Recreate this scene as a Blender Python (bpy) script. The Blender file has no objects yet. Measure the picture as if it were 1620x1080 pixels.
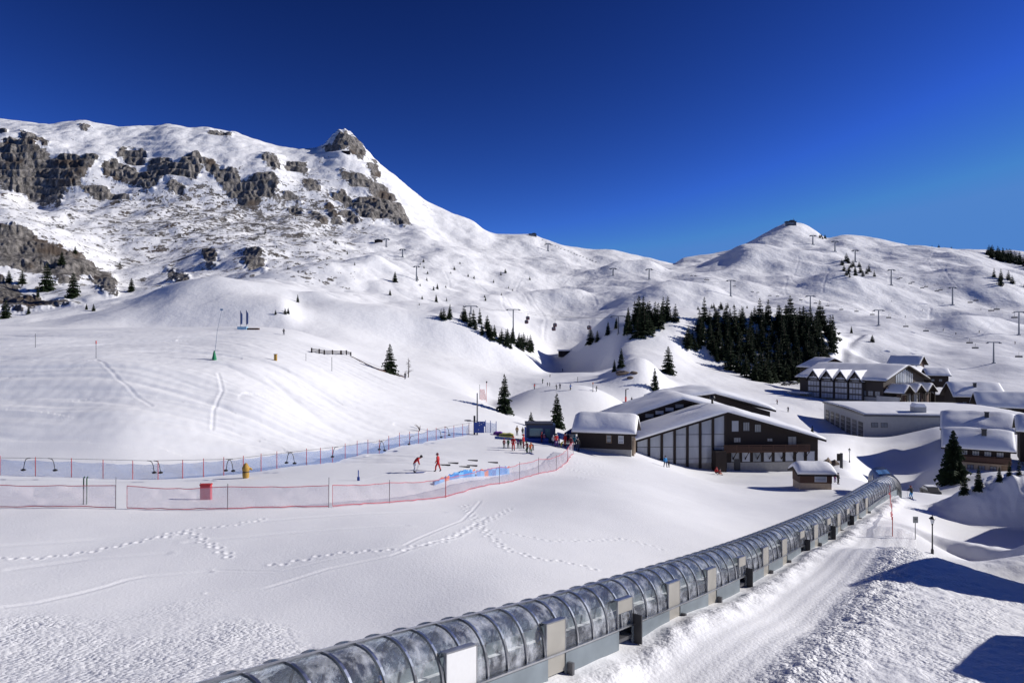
import bpy, bmesh, math, random
import numpy as np
from mathutils import Vector, Matrix
R = math.radians
sc = bpy.context.scene
COL = sc.collection

# ------------------------------------------------------------------ camera
F = 1080.0            # focal length in photo pixels (photo 1620 x 1080)
CX, CY = 810.0, 540.0
cam_d = bpy.data.cameras.new("camera"); cam = bpy.data.objects.new("camera", cam_d); COL.objects.link(cam)
cam_d.sensor_width = 36.0; cam_d.lens = 36.0 * F / 1620.0
cam_d.clip_start = 0.1; cam_d.clip_end = 20000
cam.location = (0, 0, 0); cam.rotation_euler = (R(90), 0, 0)
sc.camera = cam

# ------------------------------------------------------------------ sky, sun, exposure
SUN_AZ, SUN_EL = R(84), R(26)      # clockwise from the view direction (+Y)
world = bpy.data.worlds.new("World"); sc.world = world; world.use_nodes = True
wt = world.node_tree; wt.nodes.clear()
wo = wt.nodes.new("ShaderNodeOutputWorld"); wb = wt.nodes.new("ShaderNodeBackground")
sk = wt.nodes.new("ShaderNodeTexSky"); sk.sky_type = 'NISHITA'; sk.sun_disc = False
sk.sun_elevation = SUN_EL; sk.sun_rotation = SUN_AZ
sk.altitude = 2500; sk.air_density = 1.0; sk.dust_density = 0.0; sk.ozone_density = 4.0
wg = wt.nodes.new("ShaderNodeGamma"); wg.inputs[1].default_value = 2.4   # polarised, deep high-altitude blue
wm = wt.nodes.new("ShaderNodeVectorMath"); wm.operation = 'MULTIPLY'; wm.inputs[1].default_value = (0.295, 0.24, 0.25)
wc = wt.nodes.new("ShaderNodeVectorMath"); wc.operation = 'MINIMUM'; wc.inputs[1].default_value = (1.6, 4.6, 12.0)
wt.links.new(sk.outputs[0], wg.inputs[0]); wt.links.new(wg.outputs[0], wm.inputs[0])
wt.links.new(wm.outputs[0], wc.inputs[0]); wt.links.new(wc.outputs[0], wb.inputs[0])
wb.inputs[1].default_value = 0.05
wt.links.new(wb.outputs[0], wo.inputs[0])
sl = bpy.data.lights.new("sun", 'SUN'); sun = bpy.data.objects.new("sun", sl); COL.objects.link(sun)
sl.energy = 4.85; sl.angle = R(0.53); sl.color = (1.0, 0.955, 0.90)
sdir = Vector((math.sin(SUN_AZ)*math.cos(SUN_EL), math.cos(SUN_AZ)*math.cos(SUN_EL), math.sin(SUN_EL)))
sun.rotation_euler = sdir.to_track_quat('Z', 'Y').to_euler()
sc.view_settings.view_transform = 'Standard'; sc.view_settings.look = 'None'
sc.view_settings.exposure = 0.0; sc.view_settings.gamma = 1.0
sc.cycles.max_bounces = 6; sc.cycles.transparent_max_bounces = 24
sc.cycles.caustics_reflective = False; sc.cycles.caustics_refractive = False

# ------------------------------------------------------------------ materials
def nodes_of(m): return m.node_tree.nodes, m.node_tree.links
_mats = {}
def mat(name, col, rough=0.7, metal=0.0, var=0.0, scale=8.0, bump=0.0, bscale=30.0, stretch=(1,1,1), spec=0.5, alpha=1.0):
    """procedural material: a base colour broken by noise, optional bump"""
    if name in _mats: return _mats[name]
    m = bpy.data.materials.new(name); m.use_nodes = True
    N, L = nodes_of(m); b = N["Principled BSDF"]
    b.inputs["Roughness"].default_value = rough; b.inputs["Metallic"].default_value = metal
    b.inputs["Specular IOR Level"].default_value = spec; b.inputs["Alpha"].default_value = alpha
    tc = N.new("ShaderNodeTexCoord"); mp = N.new("ShaderNodeMapping"); mp.inputs["Scale"].default_value = stretch
    L.new(tc.outputs["Object"], mp.inputs[0])
    nz = N.new("ShaderNodeTexNoise"); nz.inputs["Scale"].default_value = scale; nz.inputs["Detail"].default_value = 4
    L.new(mp.outputs[0], nz.inputs["Vector"])
    mx = N.new("ShaderNodeMix"); mx.data_type = 'RGBA'
    mx.inputs[6].default_value = tuple(c*(1-var) for c in col)+(1,)
    mx.inputs[7].default_value = tuple(min(1, c*(1+var)) for c in col)+(1,)
    L.new(nz.outputs[0], mx.inputs[0]); L.new(mx.outputs[2], b.inputs["Base Color"])
    if bump > 0:
        n2 = N.new("ShaderNodeTexNoise"); n2.inputs["Scale"].default_value = bscale; n2.inputs["Detail"].default_value = 3
        L.new(mp.outputs[0], n2.inputs["Vector"])
        bp = N.new("ShaderNodeBump"); bp.inputs["Strength"].default_value = 0.6; bp.inputs["Distance"].default_value = bump
        L.new(n2.outputs[0], bp.inputs["Height"]); L.new(bp.outputs[0], b.inputs["Normal"])
    _mats[name] = m
    return m

def terrain_mat():
    m = bpy.data.materials.new("snow_and_rock"); m.use_nodes = True
    N, L = nodes_of(m); b = N["Principled BSDF"]
    b.inputs["Specular IOR Level"].default_value = 0.25
    def math_(op, a, c=None, d=None, clamp=False):
        n = N.new("ShaderNodeMath"); n.operation = op; n.use_clamp = clamp
        for i, v in enumerate((a, c, d)):
            if v is None: continue
            if isinstance(v, (int, float)): n.inputs[i].default_value = v
            else: L.new(v, n.inputs[i])
        return n.outputs[0]
    def noise(scale, detail=4, stretch=None, rough=0.55):
        n = N.new("ShaderNodeTexNoise"); n.inputs["Scale"].default_value = scale; n.inputs["Detail"].default_value = detail
        n.inputs["Roughness"].default_value = rough
        src = tc.outputs["Object"]
        if stretch:
            mp = N.new("ShaderNodeMapping"); mp.inputs["Scale"].default_value = stretch; L.new(src, mp.inputs[0]); src = mp.outputs[0]
        L.new(src, n.inputs["Vector"]); return n.outputs[0]
    def attr(nm):
        a = N.new("ShaderNodeAttribute"); a.attribute_name = nm; return a.outputs["Fac"]
    def sstep(x, lo, hi):
        n = N.new("ShaderNodeMapRange"); n.interpolation_type = 'SMOOTHSTEP'
        L.new(x, n.inputs[0]); n.inputs[1].default_value = lo; n.inputs[2].default_value = hi; return n.outputs[0]
    def mixc(f, a, c):
        n = N.new("ShaderNodeMix"); n.data_type = 'RGBA'; L.new(f, n.inputs[0])
        for i, v in ((6, a), (7, c)):
            if isinstance(v, tuple): n.inputs[i].default_value = v+(1,)
            else: L.new(v, n.inputs[i])
        return n.outputs[2]
    tc = N.new("ShaderNodeTexCoord")
    # rock mask: modelled outline broken by noise at several sizes
    n1 = noise(0.045, 7, None, 0.68)
    n1c = math_('SUBTRACT', n1, 0.5)
    n4 = noise(0.28, 5, None, 0.7)
    geo_ = N.new("ShaderNodeNewGeometry"); sx = N.new("ShaderNodeSeparateXYZ"); L.new(geo_.outputs["Normal"], sx.inputs[0])
    flat = sstep(sx.outputs[2], 0.74, 0.96)
    rk = math_('ADD', attr("rock"), math_('MULTIPLY', n1c, 1.7))
    rk = math_('ADD', rk, math_('MULTIPLY', math_('SUBTRACT', n4, 0.5), 0.9))
    rk = math_('SUBTRACT', rk, math_('MULTIPLY', flat, 0.42))
    rock = sstep(rk, 0.30, 0.35)
    n2 = noise(0.055, 4, None, 0.65)
    n3 = noise(0.21, 3, None, 0.6)
    sp = math_('ADD', math_('MULTIPLY', math_('SUBTRACT', n2, 0.5), 1.0), math_('MULTIPLY', math_('SUBTRACT', n3, 0.5), 0.9))
    spk = math_('ADD', sp, math_('MULTIPLY', attr("spots"), 0.34))
    spots = sstep(spk, 0.475, 0.50)
    mask = math_('MAXIMUM', rock, spots)
    # rock colours
    r1 = noise(0.15, 6, (1, 1, 0.45), 0.72); r2 = noise(0.022, 4)
    rc = mixc(sstep(r1, 0.35, 0.68), (0.075, 0.070, 0.066), (0.40, 0.37, 0.34))
    rc = mixc(sstep(r2, 0.52, 0.66), rc, (0.12, 0.092, 0.072))
    sn = noise(0.6, 3)
    scol = mixc(sn, (0.84, 0.845, 0.86), (0.90, 0.90, 0.905))
    L.new(mixc(mask, scol, rc), b.inputs["Base Color"])
    b.inputs["Roughness"].default_value = 0.62
    # bumps: fine grain everywhere, coarse lumps where the snow is churned
    g1 = noise(9.0, 4, None, 0.7)
    g2 = noise(2.6, 4, None, 0.7)
    vor = N.new("ShaderNodeTexVoronoi"); vor.inputs["Scale"].default_value = 5.5; L.new(tc.outputs["Object"], vor.inputs["Vector"])
    lump = math_('MULTIPLY', math_('ADD', g2, math_('MULTIPLY', vor.outputs["Distance"], -0.6)), attr("rough"))
    far = noise(0.22, 6, None, 0.62)
    h = math_('ADD', math_('MULTIPLY', g1, 0.022), math_('MULTIPLY', lump, 0.24))
    h = math_('ADD', h, math_('MULTIPLY', math_('MULTIPLY', far, attr("farbump")), 2.2))
    crag = noise(0.17, 8, (1.0, 1.0, 0.7), 0.78)
    h = math_('ADD', h, math_('MULTIPLY', math_('MULTIPLY', crag, mask), 7.0))
    bp = N.new("ShaderNodeBump"); bp.inputs["Strength"].default_value = 0.8; bp.inputs["Distance"].default_value = 1.0
    L.new(h, bp.inputs["Height"]); L.new(bp.outputs[0], b.inputs["Normal"])
    return m
# ------------------------------------------------------------------ terrain
rng = np.random.default_rng(7)
def vnoise(x, y, seed=0):
    """smooth gradient noise on arrays, about -1..1"""
    xi = np.floor(x).astype(np.int64); yi = np.floor(y).astype(np.int64)
    fx = x - xi; fy = y - yi
    ux = fx*fx*fx*(fx*(fx*6-15)+10); uy = fy*fy*fy*(fy*(fy*6-15)+10)
    def g(ix, iy, dx, dy):
        h = (ix*374761393 + iy*668265263 + seed*974711) & 0x7fffffff
        h = ((h ^ (h >> 13))*1274126177) & 0x7fffffff
        h = h ^ (h >> 16)
        a = (h & 1023)*(2*np.pi/1024)
        return np.cos(a)*dx + np.sin(a)*dy
    n00 = g(xi, yi, fx, fy); n10 = g(xi+1, yi, fx-1, fy); n01 = g(xi, yi+1, fx, fy-1); n11 = g(xi+1, yi+1, fx-1, fy-1)
    return 1.5*((n00*(1-ux)+n10*ux)*(1-uy) + (n01*(1-ux)+n11*ux)*uy)
def sst(x, a, b):
    t = np.clip((x-a)/(b-a), 0, 1); return t*t*(3-2*t)

def pchip_slopes(X, Y):
    h = np.diff(X, axis=0); d = np.diff(Y, axis=0)/h
    m = np.zeros_like(Y)
    w1 = 2*h[1:]+h[:-1]; w2 = h[1:]+2*h[:-1]
    ok = (d[1:]*d[:-1]) > 0
    with np.errstate(divide='ignore', invalid='ignore'):
        mm = (w1+w2)/(w1/d[:-1]+w2/d[1:])
    m[1:-1] = np.where(ok, mm, 0); m[0] = d[0]; m[-1] = d[-1]
    return m
def pchip(X, Y, q):
    X = np.asarray(X, float); Y = np.asarray(Y, float)
    m = pchip_slopes(X[:, None], Y[:, None])[:, 0]
    q = np.asarray(q, float); qc = np.clip(q, X[0], X[-1])
    i = np.clip(np.searchsorted(X, qc, 'right')-1, 0, len(X)-2)
    h = X[i+1]-X[i]; t = (qc-X[i])/h
    return (1+2*t)*(1-t)**2*Y[i] + t*(1-t)**2*h*m[i] + t*t*(3-2*t)*Y[i+1] + t*t*(t-1)*h*m[i+1]

# tunnel centreline: photo column, distance, ground height under it
TUN = [(-330, 8.0, -7.7), (54, 10.8, -8.3), (330, 13.5, -8.85), (520, 16.4, -9.53), (660, 19.5, -10.28), (800, 23.5, -11.32), (1000, 31, -12.67),
       (1127, 39, -14.02), (1215, 48.5, -15.52), (1300, 61.5, -17.15), (1345, 72, -18.3), (1390, 84, -19.0)]
# near ground: (photo column, distance, photo row) -> a smooth surface in world space
def P(x, D, y): return ((x-CX)/F*D, D, (CY-y)/F*D)
def Pz(x, D, z): return ((x-CX)/F*D, D, z)
near_pts = [Pz(*t) for t in TUN]
near_pts += [  # left snowfield in front of the pink fence
    P(0, 21.5, 1080), P(300, 24, 1040), P(0, 32, 950), P(350, 34, 935), P(600, 29, 992), P(800, 32, 945), P(700, 40, 872), P(900, 42, 880),
    P(0, 50, 808), P(185, 50, 808), P(350, 50.5, 805), P(520, 53, 797), P(620, 57, 790), P(705, 62, 782), P(800, 72, 762), P(870, 84, 742), P(905, 93, 718),
    P(-300, 50, 808), P(-300, 30, 960),
    # teaching slope between the fences
    P(-300, 66, 752), P(0, 66, 752), P(200, 66, 757), P(390, 69, 752), P(560, 80, 728), P(690, 70, 746), P(660, 96, 702), P(755, 108, 691), P(815, 95, 711), P(860, 104, 702),
    # knoll right of the fence down to the kiosk
    P(950, 100, 722), P(1000, 104, 716), P(960, 75, 762), P(1000, 60, 800), P(1050, 108, 740), P(1130, 104, 762), P(1100, 75, 795), P(1150, 60, 833), P(1200, 72, 812),
    P(1250, 82, 798), P(1300, 88, 788), P(1290, 96, 769), P(1200, 112, 755), P(1290, 112, 752), P(1120, 118, 747), P(1340, 100, 766),
    # groomed piste right of the tunnel
    P(900, 22, 1120), P(1000, 25.8, 1080), P(1150, 25.8, 1080), P(1280, 25.8, 1078), P(1300, 34, 990), P(1400, 50, 870), P(1405, 62, 836), P(1440, 62, 838), P(1420, 75, 812), P(1440, 94, 790), 
    # right of the berm
    P(1450, 26, 1075), P(1620, 26, 1080), P(1500, 34, 985), P(1620, 38, 965), P(1800, 36, 985), P(1560, 50, 922), P(1620, 62, 886), P(1800, 62, 874), P(1482, 63, 873), P(1540, 62, 887), P(1500, 53, 905), P(1450, 66, 836), P(1560, 74, 846), P(1500, 72, 853), P(1620, 74, 842),
    P(1800, 26, 1090), P(2300, 30, 1080), P(2300, 60, 880), P(1620, 90, 812), P(1500, 92, 800), P(1800, 90, 815), P(2300, 90, 815), P(1450, 112, 783), P(1400, 112, 782), P(1360, 112, 760), P(1500, 110, 778), P(1620, 112, 772), P(1420, 101, 778), P(1460, 100, 780),
]
near_pts += [(-20, 3, -6.0), (-5, 3, -6.2), (0, 3, -6.2), (8, 3, -7.5), (10, 12, -9.8), (4, 12, -9.4), (18, 14, -10.8), (-60, 20, -9)]
for _a, _b in zip(TUN[:-1], TUN[1:]):     # level shelf on the piste side of the tunnel
    for _f in (0.0, 0.5):
        _d = _a[1]+(_b[1]-_a[1])*_f; _p = _a[0]+(_b[0]-_a[0])*_f; _z = _a[2]+(_b[2]-_a[2])*_f
        if _d > 12: near_pts.append(((_p-CX)/F*_d+1.7, _d-1.3, _z+0.02))
NP_ = np.array(near_pts, float)
def tps_fit(p, z, lam=2.0):
    n = len(p); d2 = ((p[:, None]-p[None])**2).sum(-1)
    K = 0.5*d2*np.log(d2+1e-9) + lam*np.eye(n)
    A = np.zeros((n+3, n+3)); A[:n, :n] = K; A[:n, n] = 1; A[:n, n+1:] = p; A[n, :n] = 1; A[n+1:, :n] = p.T
    return np.linalg.solve(A, np.concatenate([z, np.zeros(3)]))
TW = tps_fit(NP_[:, :2], NP_[:, 2])
def near_z(X, Y):
    X = np.asarray(X, float); Y = np.asarray(Y, float)
    z = TW[-3] + TW[-2]*X + TW[-1]*Y
    for i in range(len(NP_)):
        d2 = (X-NP_[i, 0])**2 + (Y-NP_[i, 1])**2
        z = z + TW[i]*0.5*d2*np.log(d2+1e-9)
    return z

# far ridges: each a list of (column, row, distance), nearest first; the profile of
# every column passes through all of them
def curve(pts, D=None):
    xs = [p[0] for p in pts]; ys = [p[1] for p in pts]; ds = [p[2] if len(p) > 2 else D for p in pts]
    return (xs, ys, ds)
DB = ([-400, 200, 500, 740, 830, 900, 1000, 1100, 1300, 1440, 2300], [70, 70, 82, 105, 104, 104, 112, 116, 116, 112, 112])
RID = [
 curve([(-400,640,84),(0,640,84),(200,640,84),(300,636,88),(400,632,93),(500,640,101),(600,647,112),(700,655,122),(760,668,122),(820,684,118),(900,702,116),(1000,711,124),(1100,730,128),(1290,738,128),(1330,742,124),(1365,762,122),(1400,783,122),(1440,786,122),(1478,766,122),(1510,757,122),(1620,755,124),(2300,755,124)]),
 curve([(-400,568,100),(0,568,100),(200,568,100),(300,568,104),(400,572,108),(500,588,118),(600,612,130),(700,636,136),(760,652,134),(820,674,128),(900,700,126),(1000,706,134),(1100,714,138),(1290,718,140),(1330,728,138),(1360,748,136),(1400,770,136),(1442,772,134),(1480,749,136),(1510,736,136),(1620,733,138),(2300,733,138)]),
 # crest of the near hill
 curve([(-400,521,170),(0,521,170),(380,521.5,170),(440,527,170),(500,545,162),(560,566,156),(640,593,152),(700,611,148),(740,627,145),(800,655,140),(830,668,136),(900,697,134),(1000,702,140),(1100,705,148),(1290,705,152),(1330,716,150),(1360,734,150),(1390,749,150),(1445,748,148),(1490,727,148),(1515,716,148),(1620,712,150),(2300,712,150)]),
 curve([(-400,519.5,195),(0,519.5,195),(380,520,195),(450,527,195),(520,550,190),(560,568,180),(640,599,170),(700,618,166),(740,634,164),(780,655,160),(820,655,160),(860,660,160),(960,672,160),(1000,690,160),(1100,698,168),(1290,695,172),(1330,700,172),(1360,714,168),(1400,723,168),(1450,715,168),(1500,696,166),(1620,692,168),(2300,692,168)]),
 # snow mound behind the crowd, hidden ground behind the lodge
 curve([(-400,519,205),(0,519,205),(380,519.5,205),(450,525,205),(520,544,202),(560,562,200),(640,592,192),(700,607,188),(740,620,186),(780,641,182),(815,626,182),(860,614,182),(920,611,182),(960,624,182),(1000,648,182),(1100,672,188),(1200,672,190),(1290,682,190),(1330,690,190),(1400,694,190),(1450,682,190),(1500,673,188),(1620,672,190),(2300,672,190)]),
 curve([(-400,518.5,225),(0,518.5,225),(450,518.5,225),(520,538,225),(560,552,220),(640,580,212),(700,597,210),(740,612,208),(800,632,206),(860,632,206),(920,630,206),(1000,652,206),(1100,660,210),(1200,658,212),(1290,668,212),(1400,678,212),(1500,678,214),(1620,675,216),(2300,675,216)]),
 curve([(-400,517,250),(0,517,250),(450,516.5,250),(520,528,250),(560,540,250),(640,566,248),(700,585,246),(760,602,246),(820,608,246),(900,606,246),(950,600,246),(975,584,246),(990,574,246),(1020,566,246),(1040,588,246),(1060,615,246),(1100,630,246),(1200,637,246),(1290,640,250),(1400,648,254),(1500,650,254),(1620,648,254),(2300,648,254)]),
 curve([(-400,515,275),(0,515,275),(100,510,275),(200,500,275),(300,480,275),(400,478,275),(440,478,275),(480,498,275),(520,510,275),(600,538,275),(700,570,275),(800,598,275),(900,602,275),(960,603,275),(990,600,275),(1020,600,275),(1060,612,275),(1100,618,275),(1200,622,275),(1300,625,275),(1400,632,275),(1500,628,275),(1620,625,275),(2300,625,275)]),
 # domes in the middle distance
 curve([(-400,521,310),(0,519,310),(60,516,310),(100,511,310),(150,503,310),(200,494,310),(250,472,310),(280,458,310),(310,450,310),(350,446,310),(400,447,310),(440,454,310),(462,466,310),(480,474,310),(500,477,310),(540,479,310),(600,488,310),(640,495,310),(680,503,310),(720,516,310),(780,540,310),(830,570,310),(870,600,310),(930,602,310),(965,592,310),(1000,574,310),(1060,580,310),(1100,592,310),(1160,602,310),(1200,606,310),(1300,606,310),(1400,605,310),(1500,604,310),(1620,600,310),(2300,600,310)]),
 curve([(-400,520,350),(0,516,350),(60,514,350),(100,506,350),(150,504,350),(200,496,350),(250,486,350),(310,470,350),(400,464,350),(450,470,350),(500,486,350),(600,497,350),(700,520,350),(780,556,350),(830,584,350),(870,605,350),(905,606,350),(945,590,350),(975,560,350),(1000,551,350),(1060,560,350),(1100,577,350),(1160,588,350),(1250,594,350),(1300,590,350),(1400,588,350),(1500,585,350),(1620,580,350),(2300,580,350)]),
 # wooded hill on the right
 curve([(-400,500,420),(0,496,420),(100,494,420),(200,484,420),(300,452,420),(400,445,420),(450,455,420),(500,466,420),(600,482,420),(700,504,420),(800,536,420),(850,560,420),(875,578,420),(895,570,420),(920,552,420),(950,533,420),(985,515,420),(1040,498,420),(1100,492,420),(1150,494,420),(1250,505,420),(1310,524,420),(1340,545,420),(1400,548,420),(1500,552,420),(1620,552,420),(2300,552,420)]),
 curve([(-400,470,500),(0,465,500),(100,458,500),(200,452,500),(300,440,500),(400,432,500),(500,446,500),(600,460,500),(700,482,500),(800,510,500),(850,535,500),(885,556,500),(920,552,500),(960,530,500),(1000,512,500),(1060,502,500),(1100,500,500),(1200,508,500),(1300,520,500),(1400,522,500),(1500,525,500),(1620,525,500),(2300,525,500)]),
 curve([(-400,430,580),(0,430,580),(50,432,580),(100,438,580),(150,448,580),(200,450,580),(300,430,580),(400,418,580),(500,432,580),(600,445,580),(700,465,580),(800,488,580),(850,508,580),(900,520,580),(950,505,580),(1000,488,580),(1060,480,580),(1100,483,580),(1200,492,580),(1300,500,580),(1400,503,580),(1500,506,580),(1620,508,580),(2300,508,580)]),
 curve([(-400,365,660),(0,368,660),(50,378,660),(100,394,660),(150,425,660),(190,440,660),(250,430,660),(300,418,660),(400,405,660),(500,418,660),(600,430,660),(700,448,660),(800,468,660),(900,488,660),(1000,470,660),(1060,462,660),(1100,464,660),(1200,472,660),(1300,478,660),(1400,482,660),(1500,488,660),(1620,490,660),(2300,490,660)]),
 curve([(-400,335,850),(0,338,850),(100,355,850),(200,368,850),(300,370,850),(400,374,850),(500,382,850),(600,392,850),(700,407,850),(800,428,850),(900,452,850),(1000,448,850),(1050,443,850),(1100,442,850),(1200,440,850),(1300,438,850),(1400,438,850),(1500,440,850),(1620,448,850),(2300,448,850)]),
 curve([(-400,305,1050),(0,308,1050),(70,326,1050),(100,312,1050),(200,320,1050),(300,325,1050),(400,338,1050),(500,350,1050),(600,362,1050),(660,368,1050),(700,385,1050),(800,408,1050),(900,426,1050),(1000,432,1050),(1060,430,1050),(1100,428,1050),(1200,410,1050),(1300,402,1050),(1400,408,1050),(1500,408,1050),(1620,420,1050),(2300,420,1050)]),
 curve([(-400,225,1160),(0,230,1160),(60,232,1160),(140,240,1160),(200,252,1160),(300,248,1160),(345,262,1160),(430,262,1160),(460,282,1160),(520,295,1160),(580,305,1160),(620,322,1160),(650,345,1160),(700,376,1160),(800,396,1160),(900,414,1160),(1000,424,1160),(1060,424,1160),(1100,422,1160),(1200,398,1160),(1300,390,1160),(1400,398,1160),(1500,402,1160),(1620,412,1160),(2300,412,1160)]),
 # the skyline
 curve([(-400,215,1400),(-100,205,1400),(0,199,1400),(40,200,1400),(80,204,1400),(128,199,1400),(170,207,1400),(230,209,1400),(270,204,1400),(300,207,1400),(325,205,1400),(350,213,1400),(375,218,1400),(400,228,1400),(440,240,1400),(470,243,1400),(500,241,1400),(512,234,1400),(525,220,1400),(543,210,1400),(560,221,1400),(580,242,1400),(600,264,1400),(640,297,1400),(680,324,1400),(720,342,1400),(750,354,1400),(765,366,1400),(790,373,1400),(840,372,1400),(860,380,1400),(895,393,1400),(930,397,1400),(965,398,1400),(1000,406,1400),(1050,417,1400),(1065,418.5,1400),(1082,410,1400),(1110,405,1400),(1150,399,1400),(1180,388,1400),(1210,371,1400),(1232,358,1400),(1250,352,1400),(1265,354,1400),(1290,366,1400),(1310,379,1400),(1340,373,1400),(1370,377,1400),(1420,388,1400),(1460,395,1400),(1500,397,1400),(1550,398,1400),(1580,403,1400),(1620,405,1400),(1900,415,1400),(2300,430,1400)]),
 curve([(-400,330,1900),(0,330,1900),(500,330,1900),(640,380,1900),(800,440,1900),(1065,480,1900),(1250,450,1900),(1620,460,1900),(2300,460,1900)]),
]

U = np.concatenate([np.linspace(-400, -60, 60, endpoint=False), np.arange(-60, 1680, 1.6), np.linspace(1680, 2300, 90)])
def geo(a, b, n): return list(np.geomspace(a, b, n, endpoint=False))
ROWS = np.array(geo(3, 13, 40) + geo(13, 26, 150) + geo(26, 62, 330) + geo(62, 130, 330) + geo(130, 420, 420) + geo(420, 660, 210) + geo(660, 1000, 150) + geo(1000, 1200, 200) + geo(1200, 1420, 190) + geo(1420, 1900, 20))
NU, NR = len(U), len(ROWS)
Xg = (U[None, :]-CX)/F*ROWS[:, None]; Yg = np.repeat(ROWS[:, None], NU, 1)

_db = None
KD = [None, None]; KZ = [None, None]
_e = np.arange(-400, 2301, 4.0); _k = np.exp(-0.5*(np.arange(-30, 31)*4/34)**2); _k /= _k.sum()
_db = np.interp(U, _e, np.convolve(np.pad(np.interp(_e, *DB), 30, 'edge'), _k, 'valid'))
KD[0] = _db*0.93; KD[1] = _db
for k in (0, 1): KZ[k] = near_z((U-CX)/F*KD[k], KD[k])
Ue = np.arange(-400, 2301, 4.0)
def gsm(v, s):
    k = np.exp(-0.5*(np.arange(-int(3*s/4)-1, int(3*s/4)+2)*4/s)**2); k /= k.sum(); n = len(k)//2
    return np.interp(U, Ue, np.convolve(np.pad(v, n, 'edge'), k, 'valid'))
for ri, (xs, ys, ds) in enumerate(RID):
    d = gsm(np.interp(Ue, xs, ds), 34)
    y = pchip(xs, ys, U) if ri == len(RID)-2 else (gsm(pchip(xs, ys, Ue), 30)*(1-sst(U, 900, 1000))+gsm(pchip(xs, ys, Ue), 8)*sst(U, 900, 1000) if ri < 2 else gsm(pchip(xs, ys, Ue), 13 if ri < 7 else 7))
    d = np.maximum(d, KD[-1]*1.025)
    KD.append(d); KZ.append((CY-y)/F*d)
KD = np.array(KD); KZ = np.array(KZ); KM = pchip_slopes(KD, KZ)
Zg = np.empty((NR, NU))
n_near = int(np.searchsorted(ROWS, 118))
Zg[:n_near] = near_z(Xg[:n_near], Yg[:n_near])
for j in range(NU):
    i0 = np.searchsorted(ROWS, KD[1, j])
    q = ROWS[i0:]; Xk = KD[:, j]; Yk = KZ[:, j]; mk = KM[:, j]
    i = np.clip(np.searchsorted(Xk, q, 'right')-1, 0, len(Xk)-2)
    h = Xk[i+1]-Xk[i]; t = np.clip((q-Xk[i])/h, 0, 1)
    Zg[i0:, j] = (1+2*t)*(1-t)**2*Yk[i] + t*(1-t)**2*h*mk[i] + t*t*(3-2*t)*Yk[i+1] + t*t*(t-1)*h*mk[i+1]

# --- rock outlines on the mountain, rasterised once and sampled at the vertices
ROCK = [
 [(-60,225),(0,232),(15,225),(45,225),(60,240),(85,250),(110,240),(125,250),(150,245),(155,255),(140,270),(130,285),(120,300),(100,300),(95,320),(70,325),(55,318),(25,305),(0,298),(-60,300)],
 [(30,210),(48,212),(62,225),(55,232),(38,222)], [(62,222),(72,225),(78,238),(68,238)], [(0,205),(12,208),(10,216),(0,215)],
 [(118,290),(145,298),(170,298),(205,308),(202,318),(180,312),(140,308)],
 [(160,262),(180,252),(215,265),(228,268),(240,250),(260,248),(280,258),(300,245),(315,245),(318,272),(305,286),(290,280),(265,280),(245,292),(215,288),(180,282),(165,274)],
 [(190,235),(230,236),(232,250),(210,254),(186,246)],
 [(315,248),(340,258),(345,270),(375,270),(380,285),(400,275),(430,268),(441,290),(430,305),(402,323),(385,323),(365,308),(350,295),(335,275),(322,262)],
 [(-60,360),(0,365),(25,367),(45,378),(75,388),(100,395),(130,410),(150,428),(180,440),(187,458),(165,457),(140,440),(110,442),(95,440),(60,430),(25,425),(-60,425)],
 [(-60,440),(0,438),(30,445),(60,462),(90,466),(130,470),(142,482),(90,480),(60,485),(40,502),(10,487),(-60,480)],
 [(510,238),(530,228),(535,213),(548,212),(565,225),(580,246),(570,252),(553,237),(535,236),(520,242)],
 [(534,266),(560,274),(590,285),(610,298),(627,313),(620,316),(595,302),(570,291),(545,281)],
 [(580,258),(595,260),(604,282),(590,281)],
 [(517,290),(530,300),(545,294),(559,318),(545,324),(530,312)],
 [(558,320),(570,303),(585,303),(610,315),(635,323),(650,357),(641,362),(625,350),(600,345),(590,353),(575,342),(560,332)],
 [(538,335),(552,332),(570,352),(556,355)], [(475,283),(496,282),(508,290),(506,300),(490,298)], [(447,300),(462,305),(480,318),(478,324),(455,312)],
 [(515,325),(525,322),(540,355),(530,360)], [(412,243),(432,245),(446,258),(436,265),(420,256)], [(448,256),(485,262),(488,272),(455,266)],
 [(314,398),(340,400),(345,416),(328,418)], [(383,404),(410,402),(425,425),(395,420)], [(262,424),(300,428),(300,440),(270,438)],
 [(225,290),(238,288),(246,304),(232,303)], [(262,292),(278,288),(293,294),(290,308),(268,304)], [(490,338),(505,340),(520,355),(508,357)],
 [(455,325),(480,328),(478,340),(460,336)], [(325,206),(350,210),(372,218),(360,222),(335,212)], [(125,198),(140,199),(138,204),(126,204)],
]
_ox, _W, _H = -60, 1000, 520
yy, xx = np.mgrid[0:_H, 0:_W]; xx = xx + _ox
rimg = np.zeros((_H, _W))
for poly in ROCK:
    ins = np.zeros((_H, _W), bool); n = len(poly)
    for a in range(n):
        x1, y1 = poly[a]; x2, y2 = poly[(a+1) % n]
        if y1 == y2: continue
        c = ((yy < y1) != (yy < y2)) & (xx < (x2-x1)*(yy-y1)/(y2-y1)+x1)
        ins ^= c
    rimg[ins] = 1
def blur(a, r):
    k = np.exp(-0.5*(np.arange(-3*r, 3*r+1)/r)**2); k /= k.sum()
    a = np.apply_along_axis(lambda v: np.convolve(np.pad(v, 3*r, 'edge'), k, 'valid'), 0, a)
    return np.apply_along_axis(lambda v: np.convolve(np.pad(v, 3*r, 'edge'), k, 'valid'), 1, a)
rimg = blur(rimg, 3)
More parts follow.
